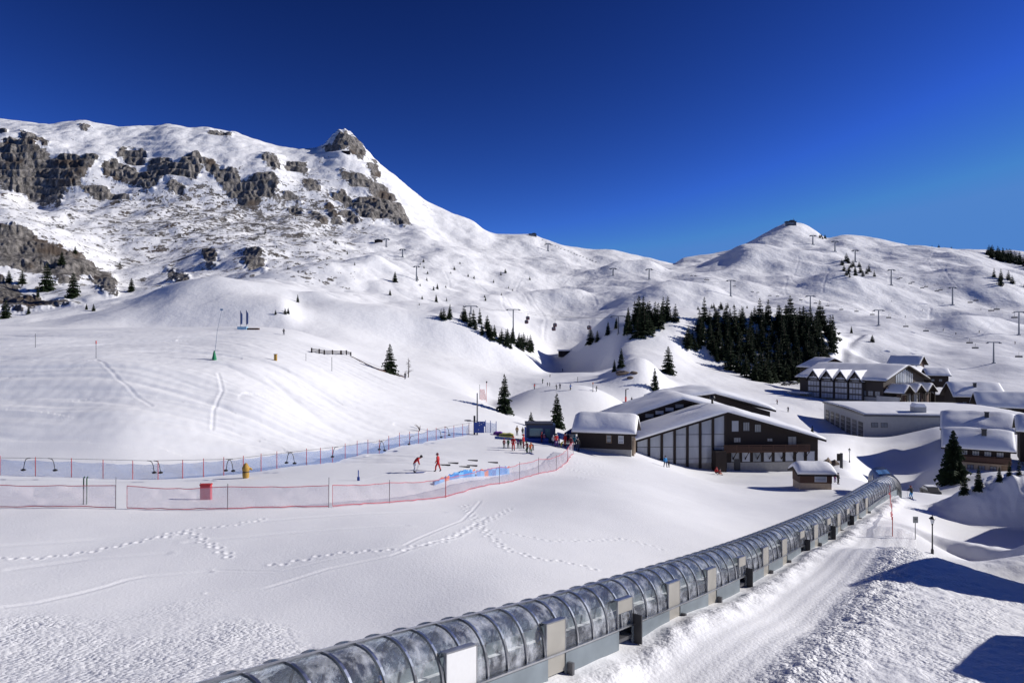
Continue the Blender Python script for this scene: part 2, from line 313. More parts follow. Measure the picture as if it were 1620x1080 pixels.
def samp(img, x, y):
    x = np.clip(x-_ox, 0, _W-1.01); y = np.clip(y, 0, _H-1.01)
    i = x.astype(int); j = y.astype(int); fx = x-i; fy = y-j
    return (img[j, i]*(1-fx)+img[j, i+1]*fx)*(1-fy) + (img[j+1, i]*(1-fx)+img[j+1, i+1]*fx)*fy
Ug = np.repeat(U[None, :], NR, 0); Vg = CY - Zg/Yg*F           # where each point stands in the photograph
rock = np.zeros((NR, NU), np.float32)
fi = int(np.searchsorted(ROWS, 430))
rock[fi:] = samp(rimg, Ug[fi:], Vg[fi:])*sst(Yg[fi:], 430, 470)*(Yg[fi:] < 1560)

# --- relief added to the smooth surface
Z = Zg.copy()
far_w = sst(Yg, 110, 260)
sky_w = 1-0.75*sst(Yg, 1250, 1400)
left = 1-sst(Ug, 560, 760)*0.0
for wl, amp, sd in ((170, 6.0, 1), (75, 4.6, 2), (36, 2.4, 3), (16, 0.7, 4), (7, 0.2, 8)):
    am = amp*far_w*sky_w*np.clip(Yg/470, 0.25, 1.35)
    Z += am*vnoise(Xg/wl+sd*7.3, Yg/wl*0.8+3.1, sd)
# gentle swells and wind ripples near
for wl, amp, sd in ((22, 0.32, 5), (9, 0.10, 6), (3.1, 0.022, 7)):
    Z += amp*(1-sst(Yg, 110, 220))*vnoise(Xg/wl, Yg/wl, sd)*sst(Yg, 10, 20)
# craggy relief inside the rock and small steps around it
rm = np.clip(rock*1.4, 0, 1)
xs_ = Xg[fi:]; ys_ = Yg[fi:]; xn_ = xs_/ys_*np.mean(ys_[:, 0])
crag = (1-np.abs(vnoise(xn_/22, ys_/26, 11)))*8 + (1-np.abs(vnoise(xn_/9, ys_/14, 12)))*4.5 + vnoise(xn_/4, ys_/6, 13)*1.8
_cs = np.clip((ys_-250)/900, 0.22, 1.0); crag *= _cs*0.85
Z[fi:] += rm[fi:]*(crag-6*_cs)
led = Z[fi:]/17+0.5*vnoise(xn_/60, ys_/60, 19)
Z[fi:] += np.clip(rm[fi:]*1.5+0.25*sst(Vg[fi:], 470, 380)*(1-sst(Ug[fi:], 600, 760)), 0, 1)*2.7*np.clip(ys_/1000, 0.5, 1.1)*np.sin(2*np.pi*led)
Z[fi:] += 2.2*np.abs(vnoise(xs_/28, ys_/28, 14))*sst(Vg[fi:], 520, 430)*(1-sst(Ug[fi:], 600, 800))
# summit crag
sm = np.exp(-((Ug-543)/24)**2)*sst(Yg, 1300, 1390)*(Yg < 1500)
Z += sm*(vnoise(Xg/9, Yg/14, 15)*5 + vnoise(Xg/4, Yg/8, 16)*3)

def bump(px, D, r, h, ry=None, rot=0):
    """a dome of height h metres, radius r, centred under photo column px at distance D"""
    global Z
    cx = (px-CX)/F*D; ry = ry or r
    i0 = np.searchsorted(ROWS, D-3*max(r, ry)); i1 = np.searchsorted(ROWS, D+3*max(r, ry))
    dx = Xg[i0:i1]-cx; dy = Yg[i0:i1]-D
    if rot: c, s = math.cos(rot), math.sin(rot); dx, dy = dx*c+dy*s, -dx*s+dy*c
    Z[i0:i1] += h*np.exp(-(dx/r)**2-(dy/ry)**2)
def mesa(px, D, rx, ry, h, rot=0.0):
    """a ploughed heap: steep sides, rounded lumpy top"""
    global Z
    cx = (px-CX)/F*D; rr = max(rx, ry)*1.8
    i0 = np.searchsorted(ROWS, D-rr); i1 = np.searchsorted(ROWS, D+rr)
    dx = Xg[i0:i1]-cx; dy = Yg[i0:i1]-D; c, s = math.cos(rot), math.sin(rot); dx, dy = dx*c+dy*s, -dx*s+dy*c
    q = np.sqrt((dx/rx)**2+(dy/ry)**2) + 0.09*vnoise(Xg[i0:i1]/4.5, Yg[i0:i1]/4.5, 77) + 0.012*vnoise(Xg[i0:i1]/0.9, Yg[i0:i1]/0.9, 78)
    Z[i0:i1] += h*(1-sst(q, 0.30, 1.2))*(1+0.10*vnoise(Xg[i0:i1]/2.4, Yg[i0:i1]/2.4, 79)+0.035*vnoise(Xg[i0:i1]/0.7, Yg[i0:i1]/0.7, 80))
def seg_dist(pts, i0, i1):
    """distance of grid points to a polyline (world XY) and the parameter along it"""
    best = np.full((i1-i0, NU), 1e9); sgn = np.zeros((i1-i0, NU)); al = np.zeros((i1-i0, NU)); acc = 0
    for (ax, ay), (bx, by) in zip(pts[:-1], pts[1:]):
        ex, ey = bx-ax, by-ay; L2 = ex*ex+ey*ey; L_ = math.sqrt(L2)
        t = np.clip(((Xg[i0:i1]-ax)*ex+(Yg[i0:i1]-ay)*ey)/L2, 0, 1)
        dx = Xg[i0:i1]-(ax+t*ex); dy = Yg[i0:i1]-(ay+t*ey); d = np.hypot(dx, dy)
        m = d < best; best[m] = d[m]; sgn[m] = np.sign(ex*dy-ey*dx)[m]; al[m] = (acc+t*L_)[m]; acc += L_
    return best, sgn, al
def W2(x, D): return ((x-CX)/F*D, D)
nb = int(np.searchsorted(ROWS, 130))
# berm at the right edge of the groomed piste: steep towards the piste
berm = [W2(1180, 22), W2(1290, 27), W2(1345, 33), W2(1400, 42), W2(1443, 52), W2(1452, 62)]
bd, bs, ba = seg_dist(berm, 0, nb)
fade = sst(ba, 0, 4)*(1-sst(ba, 34, 46))
rightside = np.where(bs < 0, 1.0, 0.0)
Z[:nb] += fade*(np.exp(-(bd/1.1)**2)*0.45 + rightside*(1-np.exp(-(bd/0.9)**2))*0.45*np.exp(-(bd/9)**2))
lump = vnoise(Xg[:nb]/0.42, Yg[:nb]/0.42, 21)*0.5 + vnoise(Xg[:nb]/0.9, Yg[:nb]/0.9, 22)
roughm = np.zeros((NR, NU), np.float32)
r_berm = np.exp(-(bd/1.3)**2)*fade
r_right = rightside*sst(bd, 0, 2)*np.exp(-(bd/13)**2)*sst(-Yg[:nb], -62, -40)
# churned snow of the left foreground
r_left = sst(vnoise(Xg[:nb]/6, Yg[:nb]/4, 23)*0.35 + (1-sst(Yg[:nb], 25, 36)) - sst(Ug[:nb], 380, 640) , 0.35, 0.8)
# ploughed edge along the tunnel
tun_xy = [W2(t[0], t[1]) for t in TUN]
td, ts, ta = seg_dist(tun_xy, 0, nb)
nearside = np.where(ts < 0, 1.0, 0.0)
r_tun = nearside*np.exp(-((td-2.3)/0.7)**2)
Z[:nb] += 0.30*r_tun*(0.75+0.5*vnoise(Xg[:nb]/1.1, Yg[:nb]/1.1, 24))
Z[:nb] -= 0.04*nearside*np.exp(-((td-1.25)/0.6)**2)
roughm[:nb] = np.clip(1.0*r_berm + 0.55*r_right*(0.7+0.8*vnoise(Xg[:nb]/3.1, Yg[:nb]/3.1, 91)) + 0.42*r_left*(0.8+0.7*vnoise(Xg[:nb]/2.1, Yg[:nb]/2.1, 92)) + 0.3*r_tun + 0.05, 0, 1)
piste = nearside*(1-rightside)*sst(td, 2, 4)
roughm[:nb] = np.where(piste > 0.5, np.maximum(roughm[:nb], 0.07+0.2*np.exp(-(bd/3)**2)), roughm[:nb])
Z[:nb] += lump*(0.13*r_berm + 0.065*r_right + 0.03*r_left + 0.05*r_tun)
Z[:nb] += 0.012*piste*np.sin(bd*2*np.pi/0.9)
# ploughed mounds on the right
mesa(1588, 81, 8.2, 4.4, 3.7); mesa(1665, 80, 9, 5.0, 2.4)
mesa(1590, 60, 7.5, 2.2, 1.5, 2.3); mesa(1690, 55, 8, 4, 1.8)
# bank in front of the lower right chalet and snow banks on the road
bump(1560, 112, 9, 1.6, 5); bump(1640, 110, 12, 1.6, 6)
bump(1420, 175, 22, 3.0, 9); bump(1330, 118, 4.0, 1.3, 3); bump(1345, 128, 3.5, 1.6, 3)
bump(1385, 165, 16, 2.0, 5)
# knoll edge that hides the foot of the lodge
bump(1035, 112, 8, 0.9, 5)

# tracks and footprints
def track(pts, w=0.16, depth=0.07):
    depth *= 0.6; w *= 0.8
    global Z
    ys = [p[1] for p in pts]; i0 = np.searchsorted(ROWS, min(ys)-2); i1 = np.searchsorted(ROWS, max(ys)+2)
    d, s, a = seg_dist(pts, i0, i1)
    Z[i0:i1] += -depth*np.exp(-(d/w)**2) + depth*0.45*np.exp(-((d-2*w)/w)**2)
def prints(pts, step=0.62, depth=0.11, r=0.13):
    depth *= 0.6
    global Z
    pts = [Vector(p) for p in pts]; side = 1
    for a, b in zip(pts[:-1], pts[1:]):
        L_ = (b-a).length; n = max(1, int(L_/step)); e = (b-a).normalized(); nn = Vector((-e.y, e.x))
        for k in range(n):
            c = a+(b-a)*(k/n)+nn*(0.13*side)+Vector((rng.normal()*0.05, rng.normal()*0.05)); side = -side
            i0 = np.searchsorted(ROWS, c.y-0.8); i1 = np.searchsorted(ROWS, c.y+0.8)
            if i1 <= i0: continue
            uu = CX+c.x/c.y*F; j0 = np.searchsorted(U, uu-0.9/c.y*F); j1 = np.searchsorted(U, uu+0.9/c.y*F)
            d2 = (Xg[i0:i1, j0:j1]-c.x)**2+(Yg[i0:i1, j0:j1]-c.y)**2
            Z[i0:i1, j0:j1] += -depth*np.exp(-d2/r**2) + depth*0.4*np.exp(-(np.sqrt(d2)-2*r)**2/(r*0.7)**2)
def gp(x, y, d0=18, d1=130):
    """ground point seen at photo pixel (x, y) near the camera"""
    D = np.linspace(d0, d1, 1200); X = (x-CX)/F*D
    z = near_z(X, D); k = np.argmax(z >= (CY-y)/F*D)
    return (X[k], D[k])
prints([gp(-40,889), gp(60,886), gp(150,873), gp(220,858), gp(268,844), gp(300,842), gp(330,862), gp(372,886)])
prints([gp(268,850), gp(300,836), gp(360,830), gp(430,815)], depth=0.08)
prints([gp(430,896), gp(520,880), gp(640,872), gp(700,858), gp(760,826), gp(810,800)], depth=0.09)
prints([gp(735,795), gp(757,826), gp(775,848), gp(800,868), gp(850,884), gp(905,892), gp(960,905)], depth=0.1)
prints([gp(760,835), gp(870,855), gp(990,850), gp(1060,868)], depth=0.06)
for k in range(16):      # ski tracks on the teaching slope and down the knoll
    x0, y0 = rng.uniform(420, 820), rng.uniform(712, 758); x1 = x0-rng.uniform(120, 330); y1 = y0+rng.uniform(2, 22)
    track([gp(x0+(x1-x0)*q, y0+(y1-y0)*q+2.5*math.sin(q*5+k)) for q in (0, .2, .4, .6, .8, 1)], 0.13, 0.04)
for k in range(9):
    a = gp(890+rng.normal()*30, 735+rng.normal()*8); prints([a, (a[0]+rng.normal()*5, a[1]+rng.normal()*5)], depth=0.09)
track([gp(-60,975), gp(60,958), gp(120,944), gp(170,930), gp(200,920), gp(230,914), gp(330,905)], 0.2, 0.05)
track([gp(330,938), gp(420,930), gp(520,902), gp(620,882), gp(720,850), gp(770,815)], 0.16, 0.045)
track([gp(340,902), gp(440,905), gp(560,880), gp(640,866), gp(730,822), gp(760,790)], 0.14, 0.035)
for (x0, y0, x1, y1) in ((400,822,700,806),(300,858,640,830),(0,868,300,850),(20,905,260,878)):
    track([gp(x0,y0), gp((x0+x1)/2,(y0+y1)/2-4), gp(x1,y1)], 0.35, 0.045)
# groomer and ski tracks on the slope beyond the blue fence and over the far pistes
sl0, sl1 = np.searchsorted(ROWS, 66), np.searchsorted(ROWS, 200)
Xs, Ys = Xg[sl0:sl1], Yg[sl0:sl1]
wgt = sst(Ys, 72, 84)*(1-sst(Ys, 165, 195))*sst(-Ug[sl0:sl1], -800, -560)
warp = vnoise(Xs/40, Ys/25, 31)*6
Z[sl0:sl1] += wgt*(0.55*vnoise(Xs/55, (Ys+warp)/9, 35) + 0.22*vnoise(Xs/26, (Ys+warp)/3.5, 36) + 0.11*vnoise(Xs/30, (Ys+warp)/1.6, 32) + 0.07*vnoise(Xs/14, (Ys+warp)/0.8, 33) + 0.03*vnoise(Xs/1.2, Ys/1.2, 34))
for _q, (_wx, _wy, _dp) in enumerate(((60, 9, 0.16), (38, 5, 0.12), (80, 14, 0.18), (24, 3.2, 0.07))):
    _n = vnoise(Xs/_wx+_q*5.7, (Ys+warp*1.6)/_wy, 60+_q)
    Z[sl0:sl1] -= wgt*_dp*np.exp(-(_n/(0.05+0.3/_wy))**2)*(0.4+0.6*(vnoise(Xs/30, Ys/12, 70+_q) > -0.1))
track([W2(152,98), W2(185,92), W2(215,88), W2(240,86)], 0.22, 0.07)
track([W2(345,99), W2(352,93), W2(338,88), W2(336,84)], 0.22, 0.08)
for s in range(16):
    px = rng.uniform(700, 1620); D0 = rng.uniform(450, 900)
    sl_ = rng.uniform(-7, 2)
    pts = [W2(px+9*math.sin(k*0.6+s)+k*sl_, D0*1.03**k) for k in range(10)]
    track(pts, 1.3, 0.35)
# road cut winding up to the wooded hill on the right
road = [W2(1345, 340), W2(1330, 370), W2(1332, 400), W2(1350, 430), W2(1362, 445)]
track(road, 3.0, 1.8)
# hollow beside it, and the shady gully in the valley
bump(1375, 395, 16, -6, 12); bump(1350, 395, 7, 4, 20)
bump(905, 400, 20, -9, 30); bump(860, 330, 10, -3, 14); bump(960, 430, 22, 8, 16, 0.3)
bump(1330, 780, 38, 20, 60); bump(1300, 860, 30, -14, 60)
bump(1560, 800, 60, 22, 60); bump(1540, 500, 40, 9, 18, 0.5); bump(1500, 640, 60, -12, 50)
bump(505, 318, 13, 5.0, 12); bump(433, 300, 16, -4.0, 14)
bump(770, 470, 30, 8, 30); bump(905, 700, 40, 14, 40); bump(1110, 640, 45, 14, 40); bump(860, 560, 35, 9, 30)
bump(1180, 1050, 60, 25, 80); bump(1000, 980, 60, 20, 70); bump(515, 560, 30, 9, 26); bump(590, 620, 36, 9, 30)
ground_z_grid = Z

spots = np.zeros((NR, NU), np.float32)
sw = sst(Yg, 440, 520)*(Yg < 1600)
spots[:] = sw*np.clip((1-sst(Ug, 480, 700))*0.75*sst(Vg, 180, 330) + 0.30*(1-sst(Ug, 640, 1000)), 0, 1)
spots += sw*0.9*np.exp(-((Ug-400)/260)**2)*np.exp(-((Vg-345)/55)**2)*0.5
spots = np.where(Ug > 900, 0.0, spots)
# the open smooth flank right of the summit carries no stones
spots *= 1-np.exp(-((Ug-700)/75)**2)*np.exp(-((Vg-335)/48)**2)
spots = spots.astype(np.float32)
farb = (0.05*sst(Yg, 60, 120) + 0.16*sst(Yg, 150, 280) + 0.4*sst(Yg, 300, 900)).astype(np.float32)

def ground(x, y):
    """height of the finished ground at world (x, y)"""
    u = CX+x/y*F
    j = np.clip(np.searchsorted(U, u)-1, 0, NU-2); i = np.clip(np.searchsorted(ROWS, y)-1, 0, NR-2)
    fx = (u-U[j])/(U[j+1]-U[j]); fy = (y-ROWS[i])/(ROWS[i+1]-ROWS[i])
    return float((Z[i, j]*(1-fx)+Z[i, j+1]*fx)*(1-fy)+(Z[i+1, j]*(1-fx)+Z[i+1, j+1]*fx)*fy)
def gat(px, D):
    x = (px-CX)/F*D
    return Vector((x, D, ground(x, D)))
def hit(px, py, d0=14, d1=1500):
    """first ground point seen along the ray through photo pixel (px, py)"""
    j = int(np.clip(np.searchsorted(U, px)-1, 0, NU-2)); f = (px-U[j])/(U[j+1]-U[j])
    z = Z[:, j]*(1-f)+Z[:, j+1]*f
    ray = (CY-py)/F*ROWS
    ok = (z >= ray) & (ROWS > d0) & (ROWS < d1)
    if not ok.any(): return None
    i = int(np.argmax(ok)); return Vector(((px-CX)/F*ROWS[i], ROWS[i], z[i]))

def grid_mesh(name, i0, i1):
    x = Xg[i0:i1]; y = Yg[i0:i1]; z = Z[i0:i1]; nr = i1-i0
    me = bpy.data.meshes.new(name); nv = nr*NU; nf = (nr-1)*(NU-1)
    me.vertices.add(nv); me.vertices.foreach_set("co", np.stack([x, y, z], -1).astype(np.float32).ravel())
    a = (np.arange(nr-1)[:, None]*NU + np.arange(NU-1)[None]).ravel()
    q = np.stack([a, a+1, a+1+NU, a+NU], -1).astype(np.int32)
    me.loops.add(nf*4); me.loops.foreach_set("vertex_index", q.ravel())
    me.polygons.add(nf); me.polygons.foreach_set("loop_start", np.arange(0, nf*4, 4, dtype=np.int32))
    me.polygons.foreach_set("use_smooth", np.ones(nf, bool))
    me.update(calc_edges=True)
    for nm, arr in (("rock", rock), ("rough", roughm), ("spots", spots), ("farbump", farb)):
        at = me.attributes.new(nm, 'FLOAT', 'POINT'); at.data.foreach_set("value", np.ascontiguousarray(arr[i0:i1], np.float32).ravel())
    me.materials.append(TM)
    o = bpy.data.objects.new(name, me); COL.objects.link(o); o['kind'] = 'structure'
    return o
TM = terrain_mat()
i_split = int(np.searchsorted(ROWS, 420))
grid_mesh("snow_ground", 0, i_split+1)
grid_mesh("mountain_terrain", i_split, NR)
# ------------------------------------------------------------------ builders
def tagit(o, label=None, cat=None, group=None, kind=None):
    if label: o['label'] = label
    if cat: o['category'] = cat
    if group: o['group'] = group
    if kind: o['kind'] = kind
    return o
def thing(name, label, cat, loc=(0, 0, 0), rz=0.0, group=None):
    o = bpy.data.objects.new(name, None); COL.objects.link(o); o.empty_display_size = 0.3
    o.location = loc; o.rotation_euler = (0, 0, rz)
    return tagit(o, label, cat, group)
def copy_tree(o, parent=None):
    c = o.copy(); COL.objects.link(c)
    if parent is not None: c.parent = parent
    for ch in list(o.children): copy_tree(ch, c)
    return c
class MB:
    def __init__(s): s.v = []; s.f = []; s.m = []
    def add(s, vs, fs, mi=0):
        b = len(s.v); s.v += [tuple(v) for v in vs]; s.f += [tuple(b+i for i in f) for f in fs]; s.m += [mi]*len(fs); return s
    def box(s, x0, x1, y0, y1, z0, z1, mi=0):
        vs = [(x0,y0,z0),(x1,y0,z0),(x1,y1,z0),(x0,y1,z0),(x0,y0,z1),(x1,y0,z1),(x1,y1,z1),(x0,y1,z1)]
        return s.add(vs, [(0,3,2,1),(4,5,6,7),(0,1,5,4),(1,2,6,5),(2,3,7,6),(3,0,4,7)], mi)
    def prism(s, prof, y0, y1, mi=0):
        """profile in (x, z), extruded along y"""
        n = len(prof); vs = [(x, y0, z) for x, z in prof]+[(x, y1, z) for x, z in prof]
        return s.add(vs, [tuple(range(n)), tuple(reversed(range(n, 2*n)))]+[(i, i+n, (i+1) % n+n, (i+1) % n) for i in range(n)], mi)
    def prismx(s, prof, x0, x1, mi=0):
        n = len(prof); vs = [(x0, y, z) for y, z in prof]+[(x1, y, z) for y, z in prof]
        return s.add(vs, [tuple(reversed(range(n))), tuple(range(n, 2*n))]+[(i, (i+1) % n, (i+1) % n+n, i+n) for i in range(n)], mi)
    def tube(s, pts, r, n=6, mi=0, cap=True):
        pts = [Vector(p) for p in pts]; rs = r if isinstance(r, (list, tuple)) else [r]*len(pts); vs = []; fs = []
        prev = None
        for i, p in enumerate(pts):
            t = (pts[min(i+1, len(pts)-1)]-pts[max(i-1, 0)]).normalized()
            a = prev if prev else (Vector((0, 0, 1)) if abs(t.z) < 0.9 else Vector((1, 0, 0)))
            a = (a-t*a.dot(t)).normalized(); prev = a; b = t.cross(a)
            for k in range(n):
                w = 2*math.pi*k/n; vs.append(p+(a*math.cos(w)+b*math.sin(w))*rs[i])
        for i in range(len(pts)-1):
            for k in range(n): fs.append((i*n+k, i*n+(k+1) % n, (i+1)*n+(k+1) % n, (i+1)*n+k))
        if cap: fs += [tuple(reversed(range(n))), tuple(range((len(pts)-1)*n, len(pts)*n))]
        return s.add(vs, fs, mi)
    def lathe(s, prof, n=12, c=(0, 0, 0), mi=0):
        vs = []; fs = []; m = len(prof)
        for r, z in prof:
            for k in range(n): w = 2*math.pi*k/n; vs.append((c[0]+r*math.cos(w), c[1]+r*math.sin(w), c[2]+z))
        for i in range(m-1):
            for k in range(n): fs.append((i*n+k, i*n+(k+1) % n, (i+1)*n+(k+1) % n, (i+1)*n+k))
        fs += [tuple(reversed(range(n))), tuple(range((m-1)*n, m*n))]
        return s.add(vs, fs, mi)
    def mesh(s, name, mats, smooth=False):
        me = bpy.data.meshes.new(name); me.from_pydata(s.v, [], s.f); me.update()
        for m in (mats if isinstance(mats, (list, tuple)) else [mats]): me.materials.append(m)
        me.polygons.foreach_set("material_index", s.m)
        if smooth: me.polygons.foreach_set("use_smooth", [True]*len(s.f))
        bm = bmesh.new(); bm.from_mesh(me); bmesh.ops.recalc_face_normals(bm, faces=bm.faces); bm.to_mesh(me); bm.free()
        return me
    def build(s, name, mats, parent=None, smooth=False, loc=None, bevel=0.0, label=None):
        o = bpy.data.objects.new(name, s.mesh(name, mats, smooth)); COL.objects.link(o)
        if parent is not None: o.parent = parent
        if loc: o.location = loc
        if bevel: b = o.modifiers.new("bevel", 'BEVEL'); b.width = bevel; b.segments = 2; b.limit_method = 'ANGLE'
        if label: o['label'] = label
        return o

snow = mat("roof_snow", (0.86, 0.865, 0.88), 0.65, var=0.03, scale=0.6, bump=0.05, bscale=2.5, spec=0.25)
wood = mat("dark_timber", (0.019, 0.011, 0.008), 0.75, var=0.45, scale=3, bump=0.01, bscale=20, stretch=(1, 1, 5))
wood2 = mat("brown_timber", (0.075, 0.034, 0.020), 0.7, var=0.4, scale=3, stretch=(1, 1, 6))
woodl = mat("pale_timber", (0.25, 0.16, 0.09), 0.7, var=0.3, scale=4, stretch=(1, 1, 5))
stone = mat("rendered_stone", (0.34, 0.33, 0.31), 0.85, var=0.25, scale=2.2, bump=0.02, bscale=9)
stonew = mat("warm_masonry", (0.42, 0.33, 0.24), 0.85, var=0.25, scale=2.2, bump=0.02, bscale=8)
conc = mat("grey_concrete", (0.40, 0.40, 0.39), 0.85, var=0.15, scale=1.2)
trim = mat("dark_frame", (0.03, 0.03, 0.035), 0.5, var=0.2)
wtrim = mat("white_frame", (0.6, 0.6, 0.6), 0.5, var=0.08)
steel = mat("galvanised_steel", (0.50, 0.51, 0.53), 0.32, 0.9, var=0.2, scale=5)
steeld = mat("dark_steel", (0.13, 0.13, 0.14), 0.5, 0.6, var=0.25)
bluep = mat("blue_paint", (0.015, 0.06, 0.30), 0.45, var=0.2)
redp = mat("red_paint", (0.50, 0.02, 0.02), 0.5, var=0.2)
blackp = mat("black_paint", (0.012, 0.012, 0.014), 0.45, var=0.3)
glassd = mat("window_glass", (0.16, 0.185, 0.22), 0.12, var=0.55, scale=0.5, spec=0.8)
glassc = mat("curtained_glass", (0.36, 0.39, 0.45), 0.14, var=0.30, scale=0.35, stretch=(2.2, 1, 0.6), spec=0.8)
glasst = mat("teal_glass", (0.03, 0.16, 0.20), 0.15, var=0.3, spec=0.8)

def snow_pillow(L, prof, thick, seed=0, nx=26, over=0.0):
    """snow lying along local x in [0, L] over a cross section prof [(y, z)...] (eave, ridge, eave)"""
    rg = random.Random(seed); ys = np.array([p[0] for p in prof]); zs = np.array([p[1] for p in prof])
    ny = 18; w = np.linspace(0, 1, ny); y = ys[0]+(ys[-1]-ys[0])*w; zb = np.interp(y, ys, zs)
    zsm = np.interp(y, ys, zs); ker = np.array([1, 2, 3, 2, 1])/9.0
    zsm = np.minimum(np.convolve(np.pad(zsm, 2, 'edge'), ker, 'valid')+0.02, zb+0.05)
    x = np.linspace(0, L, nx)
    px = 0.45+0.55*(1-np.abs(2*x/L-1)**8); py = 0.40+0.60*(1-np.abs(2*w-1)**5)
    Xm, Ym = np.meshgrid(x, y); nzv = vnoise(Xm/3.5+seed*3.1, Ym/2.6+seed, 41+seed)*0.22 + vnoise(Xm/1.2, Ym/1.2+seed, 42)*0.05
    T = thick*np.outer(py, px)*(1+nzv)
    top = np.maximum(zsm, zb)[:, None]+T
    m = MB(); vt = [(Xm[i, j], Ym[i, j], top[i, j]) for i in range(ny) for j in range(nx)]
    vb = [(Xm[i, j], Ym[i, j], zb[i]) for i in range(ny) for j in range(nx)]
    n = nx*ny; fs = []
    for i in range(ny-1):
        for j in range(nx-1):
            a = i*nx+j; fs.append((a, a+1, a+1+nx, a+nx)); fs.append((n+a, n+a+nx, n+a+1+nx, n+a+1))
    for j in range(nx-1):
        fs.append((j+1, j, n+j, n+j+1)); b = (ny-1)*nx+j; fs.append((b, b+1, n+b+1, n+b))
    for i in range(ny-1):
        a = i*nx; fs.append((a, a+nx, n+a+nx, n+a)); b = i*nx+nx-1; fs.append((b+nx, b, n+b, n+b+nx))
    m.add(vt+vb, fs); return m

def window(t, x, z, w, h, y=0.0, glass=None, frame=None, bars=1, side=-1, out=0.05):
    """window on a wall facing local -y (side=-1)"""
    glass = glass or glassd; frame = frame or trim; f = MB(); e = 0.07
    for (a, b, c, d) in ((x, x+w, z, z+e), (x, x+w, z+h-e, z+h), (x, x+e, z+e, z+h-e), (x+w-e, x+w, z+e, z+h-e)):
        f.box(a, b, y-out-0.03, y+0.05, c, d)
    for k in range(1, bars+1):
        xx_ = x+w*k/(bars+1); f.box(xx_-0.03, xx_+0.03, y-out-0.01, y+0.05, z+e, z+h-e)
    fo = f.build("window", frame, t)
    MB().box(x+e, x+w-e, y-out+0.015, y+0.04, z+e, z+h-e).build("pane", glass, fo)
    return fo
def window_x(t, xw, y, z, w, h, sgn, glass=None, frame=None):
    glass = glass or glassd; frame = frame or trim; f = MB(); e = 0.07
    def bx(a, b, c, d, o): f.box(min(xw-sgn*0.05, xw+sgn*o), max(xw-sgn*0.05, xw+sgn*o), a, b, c, d)
    bx(y, y+w, z, z+e, 0.08); bx(y, y+w, z+h-e, z+h, 0.08); bx(y, y+e, z+e, z+h-e, 0.08); bx(y+w-e, y+w, z+e, z+h-e, 0.08)
    bx(y+w/2-0.03, y+w/2+0.03, z+e, z+h-e, 0.06)
    fo = f.build("window", frame, t)
    MB().box(min(xw-sgn*0.04, xw+sgn*0.03), max(xw-sgn*0.04, xw+sgn*0.03), y+e, y+w-e, z+e, z+h-e).build("pane", glass, fo)

def chalet(name, label, cat, loc, rz, L, Wd, hw, rise, base_h=0.0, over=0.8, thick=0.8, wallm=None, basem=None, wins=(), xwins=(), chim=None, balcony=None, door=None, seed=0, group=None, roofm=None):
    """gabled building; ridge along local x, front wall at y=0 facing -y, body x 0..L, y 0..Wd"""
    wallm = wallm or wood; basem = basem or stonew
    t = thing(name, label, cat, loc, rz, group)
    if base_h > 0: MB().box(0.0, L, 0.0, Wd, -3.0, base_h).build("foundation", basem, t)
    z0 = base_h if base_h > 0 else -3.0; o = 0.04 if base_h > 0 else 0.0
    m = MB(); m.prismx([(-o, z0), (Wd+o, z0), (Wd+o, hw), (Wd/2, hw+rise), (-o, hw)], -o, L+o)
    # log courses / boards as real relief
    k = z0+0.5 if z0 > 0 else 0.4
    while k < hw-0.2:
        m.box(0.05, L-0.05, -o-0.035, -o+0.02, k, k+0.06); k += 0.55
    m.build("wall", wallm, t)
    sl = rise/(Wd/2); e = over
    rf = MB(); th = 0.22
    for sgn in (0, 1):
        ya, yb = (-e, Wd/2) if sgn == 0 else (Wd+e, Wd/2)
        za, zb = hw-sl*e+0.06, hw+rise+0.06
        rf.add([(-e, ya, za), (L+e, ya, za), (L+e, yb, zb), (-e, yb, zb), (-e, ya, za-th), (L+e, ya, za-th), (L+e, yb, zb-th), (-e, yb, zb-th)],
               [(0,1,2,3),(7,6,5,4),(0,4,5,1),(1,5,6,2),(2,6,7,3),(3,7,4,0)])
    ro = rf.build("roof", roofm or wood, t)
    sp = snow_pillow(L+2*e-0.1, [(-e+0.05, hw-sl*e+0.065), (Wd/2, hw+rise+0.065), (Wd+e-0.05, hw-sl*e+0.065)], thick, seed).build("snow_cover", snow, t, smooth=True, loc=(-e+0.05, 0, 0))
    if chim:
        for cx, cy in chim:
            zr = hw+rise-abs(cy-Wd/2)*sl; c = MB().box(cx-0.4, cx+0.4, cy-0.4, cy+0.4, zr-0.2, zr+1.9); c.box(cx-0.5, cx+0.5, cy-0.5, cy+0.5, zr+1.9, zr+2.05)
            c.build("chimney", stonew if wallm is not wood else trim, ro)
    for w_ in wins: window(t, *w_)
    for w_ in xwins: window_x(t, *w_)
    if balcony:
        x0, x1, zb, dp = balcony; b = MB(); b.box(x0, x1, -dp, -o-0.03, zb-0.15, zb); b.box(x0, x1, -dp-0.04, -dp+0.02, zb+0.12, zb+1.0)
        n = max(2, int((x1-x0)/2.0))
        for i in range(n+1): xx_ = x0+0.06+(x1-x0-0.12)*i/n; b.box(xx_-0.06, xx_+0.06, -dp-0.06, -dp+0.06, zb, zb+1.15)
        b.box(x0-0.03, x1+0.03, -dp-0.09, -dp+0.09, zb+1.15, zb+1.22)
        b.build("balcony", wood2, t)
    if door:
        x, z, w, h = door; d = MB().box(x, x+w, -o-0.06, 0.02, z, z+h).build("door", woodl, t)
        MB().box(x+w-0.18, x+w-0.12, -o-0.12, -o-0.05, z+h*0.45, z+h*0.55).build("handle", steel, d)
    return t

